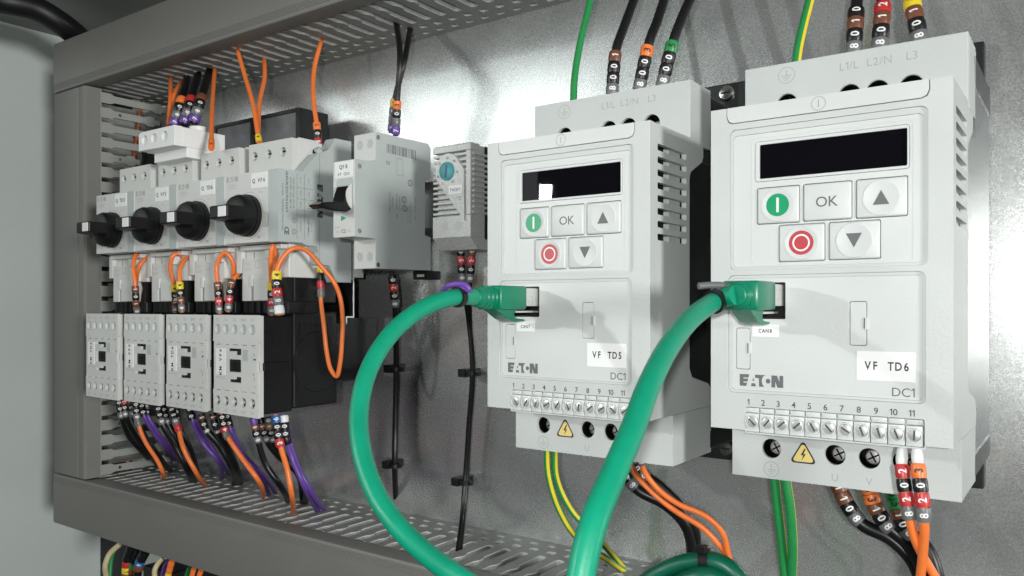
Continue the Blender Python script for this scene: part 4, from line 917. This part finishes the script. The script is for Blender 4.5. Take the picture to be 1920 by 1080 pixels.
# orange loops above the contactors
q = lambda x, y, dy: at(200 + x / 4.174, 440 + y / 4.174, dy)
def loopw(pts, mk, lab, R=2.5, L=5.2, f=-1, fer=0):
    wire(pts, 1.45, o_, lab, group='orange looped wires above the contactors', marks=mk, s0=.5, R=R, L=L, flip=1, ferrule=fer)
loopw([q(240, 615, 322), q(232, 560, 320), q(222, 380, 318), q(208, 260, 318), q(226, 155, 322), q(250, 200, 330), q(262, 300, 336)], [(g_, '8'), (br, '1'), (k_, '0'), (br, '1')], 'orange loop wire above the leftmost contactor')
loopw([q(236, 600, 327), q(230, 380, 326), q(262, 240, 324), q(320, 180, 330), q(405, 185, 344)], None, 'orange wire arching right above the leftmost contactor')
loopw([q(540, 610, 330), q(530, 400, 326), q(498, 270, 322), q(520, 165, 322), q(565, 145, 326), q(602, 200, 332), q(600, 300, 338)], [(g_, '8'), (br, '1'), (k_, '0'), (ye, '4')], 'orange loop wire above the second contactor from the left')
loopw([q(590, 610, 320), q(572, 365, 320), q(580, 250, 322), q(640, 175, 330), q(740, 165, 344)], [(g_, '8'), (br, '1'), (k_, '0'), (ye, '4')], 'orange wire with yellow marker arching right above the second contactor')
loopw([q(885, 620, 320), q(868, 380, 320), q(862, 240, 320), q(925, 140, 322), q(985, 210, 326), q(992, 370, 330)], [(g_, '8'), (r_, '2'), (k_, '0'), (br, '1')], 'orange loop wire above the contactor marked KM TD6')
loopw([q(950, 605, 320), q(980, 370, 322), q(1030, 310, 328), q(1095, 262, 344)], [(g_, '8'), (r_, '4'), (k_, '0'), (br, '1')], 'short orange wire leaning right above the contactor marked KM TD6')
loopw([q(1290, 630, 326), q(1288, 350, 324), q(1283, 200, 320), q(1300, 88, 320), q(1322, 170, 324), q(1320, 330, 330)], [(g_, '8'), (r_, '2'), (k_, '0'), (ye, '')], 'tight orange loop wire above the contactor marked KM VF6')
qq = lambda x, y, dy: at(560 + x / 4.5, 480 + y / 4.5, dy)
loopw([q(1355, 632, 312), q(1330, 345, 314), q(1352, 225, 316), q(1450, 112, 322), q(1550, 118, 330), q(1680, 250, 340), qq(300, 225, 346), qq(352, 360, 348), qq(371, 560, 350), qq(366, 700, 350), qq(350, 900, 350), qq(320, 1016, 350), qq(272, 960, 349), qq(235, 800, 349), qq(212, 580, 349), qq(188, 380, 350), qq(184, 250, 350), qq(182, 95, 350)],
      [(wh, ''), (g_, '8'), (r_, '2'), (k_, '0'), (ye, '4')], 'long orange wire looping out past the contactor marked KM VF6 and back up', R=3.1, L=5.4)
t = thing('marker_set', qq(182, 95, 350), 'yellow black red and grey marker rings on the returning end of the long orange loop', 'wire marker')
sleeves(Path([qq(187, 345, 350), qq(184, 250, 350), qq(182, 95, 350)]), 0, [(g_, ''), (r_, ''), (k_, ''), (ye, '')], 2.5, 5.2, t)

# wires below the contactors
c2 = lambda x, y: (200 + x / 4.154, 700 + y / 4.154)
c4 = lambda x, y: (400 + x / 4.908, 760 + y / 4.908)
def dn(fn, P, r, col, lab, dys, mk=None, end=None, R=2.6, L=4.6, grp='contactor leads'):
    pts = [at(*fn(x, y), d) for (x, y), d in zip(P, dys)]
    if end: pts.append(atz(*fn(*end), -147))
    wire(pts, r, col, lab, name='contactor_lead', group=grp, marks=mk, s0=.5, R=R, L=L, flip=-1)
K3 = [(k_, '0'), (k_, '0'), (g_, '8')]
# first contactor
dn(c2, [(90, 205), (115, 330), (160, 470), (260, 590)], 2.1, k_, 'black lead under the leftmost contactor, outer left', (325, 326, 335, 350), [(k_, '0'), (k_, '0'), (g_, '8')], (345, 690))
dn(c2, [(135, 195), (150, 340), (220, 480), (330, 620)], 2.1, k_, 'black lead under the leftmost contactor, middle one', (328, 328, 338, 352), [(r_, '2'), (k_, '0'), (g_, '8')], (400, 720))
dn(c2, [(180, 205), (215, 350), (290, 480), (400, 640)], 2.1, k_, 'black lead under the leftmost contactor, inner right', (330, 330, 342, 356), [(br, '1'), (k_, '0'), (g_, '0')], (505, 770))
dn(c2, [(225, 215), (245, 385), (300, 530), (395, 680), (433, 760)], 1.55, o_, 'orange lead under the gap between the two left contactors', (322, 322, 326, 334, 338), [(k_, '0'), (k_, '0'), (g_, '8'), (g_, '')], (430, 822))
dn(c2, [(270, 235), (295, 340), (375, 470), (460, 580)], 1.5, p_, 'purple lead under the second contactor, left strand', (326, 326, 336, 350), [(k_, '0'), (k_, '0')], (545, 690))
dn(c2, [(300, 240), (330, 350), (430, 500), (520, 610)], 1.5, p_, 'purple lead under the second contactor, right strand', (330, 330, 340, 354), [(g_, '0'), (k_, '0')], (570, 700))
# second contactor
dn(c2, [(395, 255), (440, 400), (530, 560), (620, 730)], 2.4, k_, 'black lead under the second contactor from the left, outer one', (325, 326, 334, 342), [(k_, '0'), (k_, '0'), (g_, '8')], (665, 850))
dn(c2, [(440, 260), (490, 420), (580, 570), (650, 720)], 2.4, k_, 'black lead under the second contactor from the left, inner one', (330, 331, 338, 346), [(k_, '0'), (k_, '0'), (g_, '8')], (690, 850))
dn(c2, [(500, 265), (555, 420), (600, 590), (690, 760)], 1.6, o_, 'orange lead under the gap left of the contactor marked KM TD6', (324, 324, 328, 334), [(k_, '0'), (k_, '0'), (g_, '0'), (r_, '')], (775, 882))
dn(c2, [(540, 270), (560, 400), (640, 560)], 1.9, k_, 'black lead behind the orange one left of the contactor marked KM TD6', (335, 336, 344), [(k_, '0'), (k_, '0')], (720, 800))
dn(c2, [(640, 265), (670, 370), (740, 530), (850, 660)], 1.5, p_, 'purple lead under the contactor marked KM TD6, left strand', (328, 328, 338, 346), [(k_, '0'), (k_, '0')], (900, 830))
dn(c2, [(665, 265), (700, 380), (790, 530), (880, 670)], 1.5, p_, 'purple lead under the contactor marked KM TD6, right strand', (332, 332, 342, 350), None, (960, 800))
# third contactor
dn(c2, [(735, 320), (770, 430), (880, 560), (960, 700)], 2.6, k_, 'black lead under the contactor marked KM TD6, outer one', (325, 326, 334, 342), [(br, '1'), (k_, '0'), (g_, '8')], (1000, 870))
dn(c2, [(825, 315), (855, 430), (940, 580), (1000, 720)], 2.6, k_, 'black lead under the contactor marked KM TD6, inner one', (325, 326, 336, 344), [(br, '1'), (k_, '0'), (g_, '8')], (1040, 860))
dn(c4, [(70, 70), (115, 250), (150, 320), (260, 480), (400, 670)], 1.65, o_, 'orange lead under the contactor marked KM TD6', (320, 322, 322, 326, 330), [(k_, '0'), (k_, '0'), (r_, '4'), (g_, '')], (462, 852), L=4.4)
dn(c4, [(120, 80), (160, 230), (235, 420), (400, 610)], 1.5, p_, 'purple lead beside the orange one of contactor KM TD6, left strand', (330, 330, 338, 348), [(k_, '0'), (k_, '0')], (520, 835))
dn(c4, [(135, 80), (180, 240), (270, 440), (430, 610)], 1.5, p_, 'purple lead beside the orange one of contactor KM TD6, right strand', (334, 334, 342, 352), None, (585, 825))
# fourth contactor
dn(c4, [(365, 110), (410, 320), (480, 540), (610, 730)], 2.0, k_, 'black lead under the contactor marked KM VF6, reaching the slots', (322, 324, 330, 338), [(p_, ''), (br, '1'), (k_, '0'), (g_, '8')], (690, 890), L=4.0)
dn(c4, [(430, 110), (490, 310), (600, 460), (760, 600), (840, 740)], 2.3, k_, 'black lead under the contactor marked KM VF6, passing behind the purple pair', (332, 334, 344, 356, 360), [(k_, ''), (br, '1'), (k_, '0'), (g_, '8')], (845, 905), L=4.0)
dn(c4, [(500, 105), (545, 300), (650, 460), (770, 620)], 2.0, k_, 'black lead with a tan marker under the contactor marked KM VF6', (334, 336, 348, 360), [(g_, '0'), ('tan', '1'), (k_, '0'), (g_, '8')], (820, 880), L=4.0)
dn(c4, [(570, 85), (612, 350), (680, 590), (718, 800)], 1.7, o_, 'orange lead under the contactor marked KM VF6', (320, 320, 324, 326), [(bl, '6'), (k_, '0'), (k_, '0'), (r_, '2')], (738, 988), L=4.9, R=2.9)
dn(c4, [(645, 85), (665, 280), (720, 470), (820, 710)], 1.7, p_, 'purple lead under the contactor marked KM VF6, left strand', (326, 326, 330, 334), [(wh, ''), (k_, '0'), (k_, '0'), (k_, '')], (968, 985), L=4.5, R=3.0)
dn(c4, [(665, 120), (695, 290), (760, 520), (880, 760)], 1.7, p_, 'purple lead under the contactor marked KM VF6, right strand', (332, 330, 334, 340), None, (1030, 975))

# ================================================================== LOWER ROW, seen below the bottom duct
z8 = lambda x, y: (170 + x / 6, 900 + y / 6)
for pts, r, col, lab, mk in (([at(*z8(330, 720), 350), at(*z8(215, 830), 345), at(*z8(165, 960), 342), at(*z8(180, 1100), 345)], 2.2, 'cream', 'cream wire curving below the bottom duct at far left', None),
                            ([at(*z8(810, 880), 350), at(*z8(750, 950), 347), at(*z8(720, 1020), 345), at(*z8(725, 1120), 345)], 2.0, 'cream', 'cream wire below the bottom duct, right of the marked trio', None),
                            ([at(*z8(300, 730), 354), at(*z8(240, 860), 352), at(*z8(215, 1100), 350)], 1.6, 'green', 'green wire behind the cream one at far left', None),
                            ([at(*z8(470, 740), 345), at(*z8(420, 880), 345), at(*z8(400, 1080), 345)], 3.0, k_, 'black cable below the bottom duct with red and yellow markers', [(k_, ''), (k_, ''), (k_, ''), (r_, ''), (ye, '1'), (br, '1')]),
                            ([at(*z8(560, 770), 348), at(*z8(490, 930), 348), at(*z8(470, 1120), 348)], 3.0, k_, 'black cable below the bottom duct with a green marker', [(k_, ''), (k_, ''), (k_, ''), (gn, ''), (br, '')]),
                            ([at(*z8(620, 800), 343), at(*z8(550, 940), 343), at(*z8(520, 1120), 343)], 3.0, k_, 'black cable below the bottom duct with a blue marker', [(k_, ''), (k_, ''), (bl, '6'), (br, '')]),
                            ([at(*z8(915, 910), 343), at(*z8(890, 1000), 343), at(*z8(860, 1120), 343)], 1.6, o_, 'orange wire below the bottom duct beside the cream one', [(o_, ''), (o_, ''), (ye, '')]),
                            ([at(*z8(880, 900), 347), at(*z8(830, 990), 347), at(*z8(800, 1120), 347)], 1.6, p_, 'purple wire below the bottom duct', None),
                            ([at(*z8(1160, 1000), 345), at(*z8(1140, 1080), 345), at(*z8(1130, 1180), 345)], 1.9, o_, 'orange wire at the bottom edge under the duct, left of two', None),
                            ([at(*z8(1240, 1020), 347), at(*z8(1220, 1090), 347), at(*z8(1200, 1180), 347)], 1.9, o_, 'orange wire at the bottom edge under the duct, right of two', None),
                            ([at(*z8(1110, 990), 349), at(*z8(1085, 1080), 349), at(*z8(1070, 1180), 349)], 1.7, 'green', 'green wire at the bottom edge beside the two orange ones', None)):
    wire(pts, r, col, lab, name='lower_wire', group='wires hanging below the bottom duct', marks=mk, s0=.5, R=r + .8, L=5.0)
mb = MB(); mb.box(-809, -748, 2, 50, -420, 200, bev=1); tag(mb.build('corner_post', 'black'), 'black corner post between side wall and plate below the duct', 'post')
mb = MB(); mb.box(-560, -430, -70, -4, -330, -226, bev=2); tag(mb.build('lower_device', 'black'), 'black device partly visible below the bottom duct', 'electrical device')
mb = MB(); mb.box(-640, -600, -50, -4, -330, -215, bev=2); tag(mb.build('lower_device', 'black'), 'narrow black device below the bottom duct near the corner post', 'electrical device')
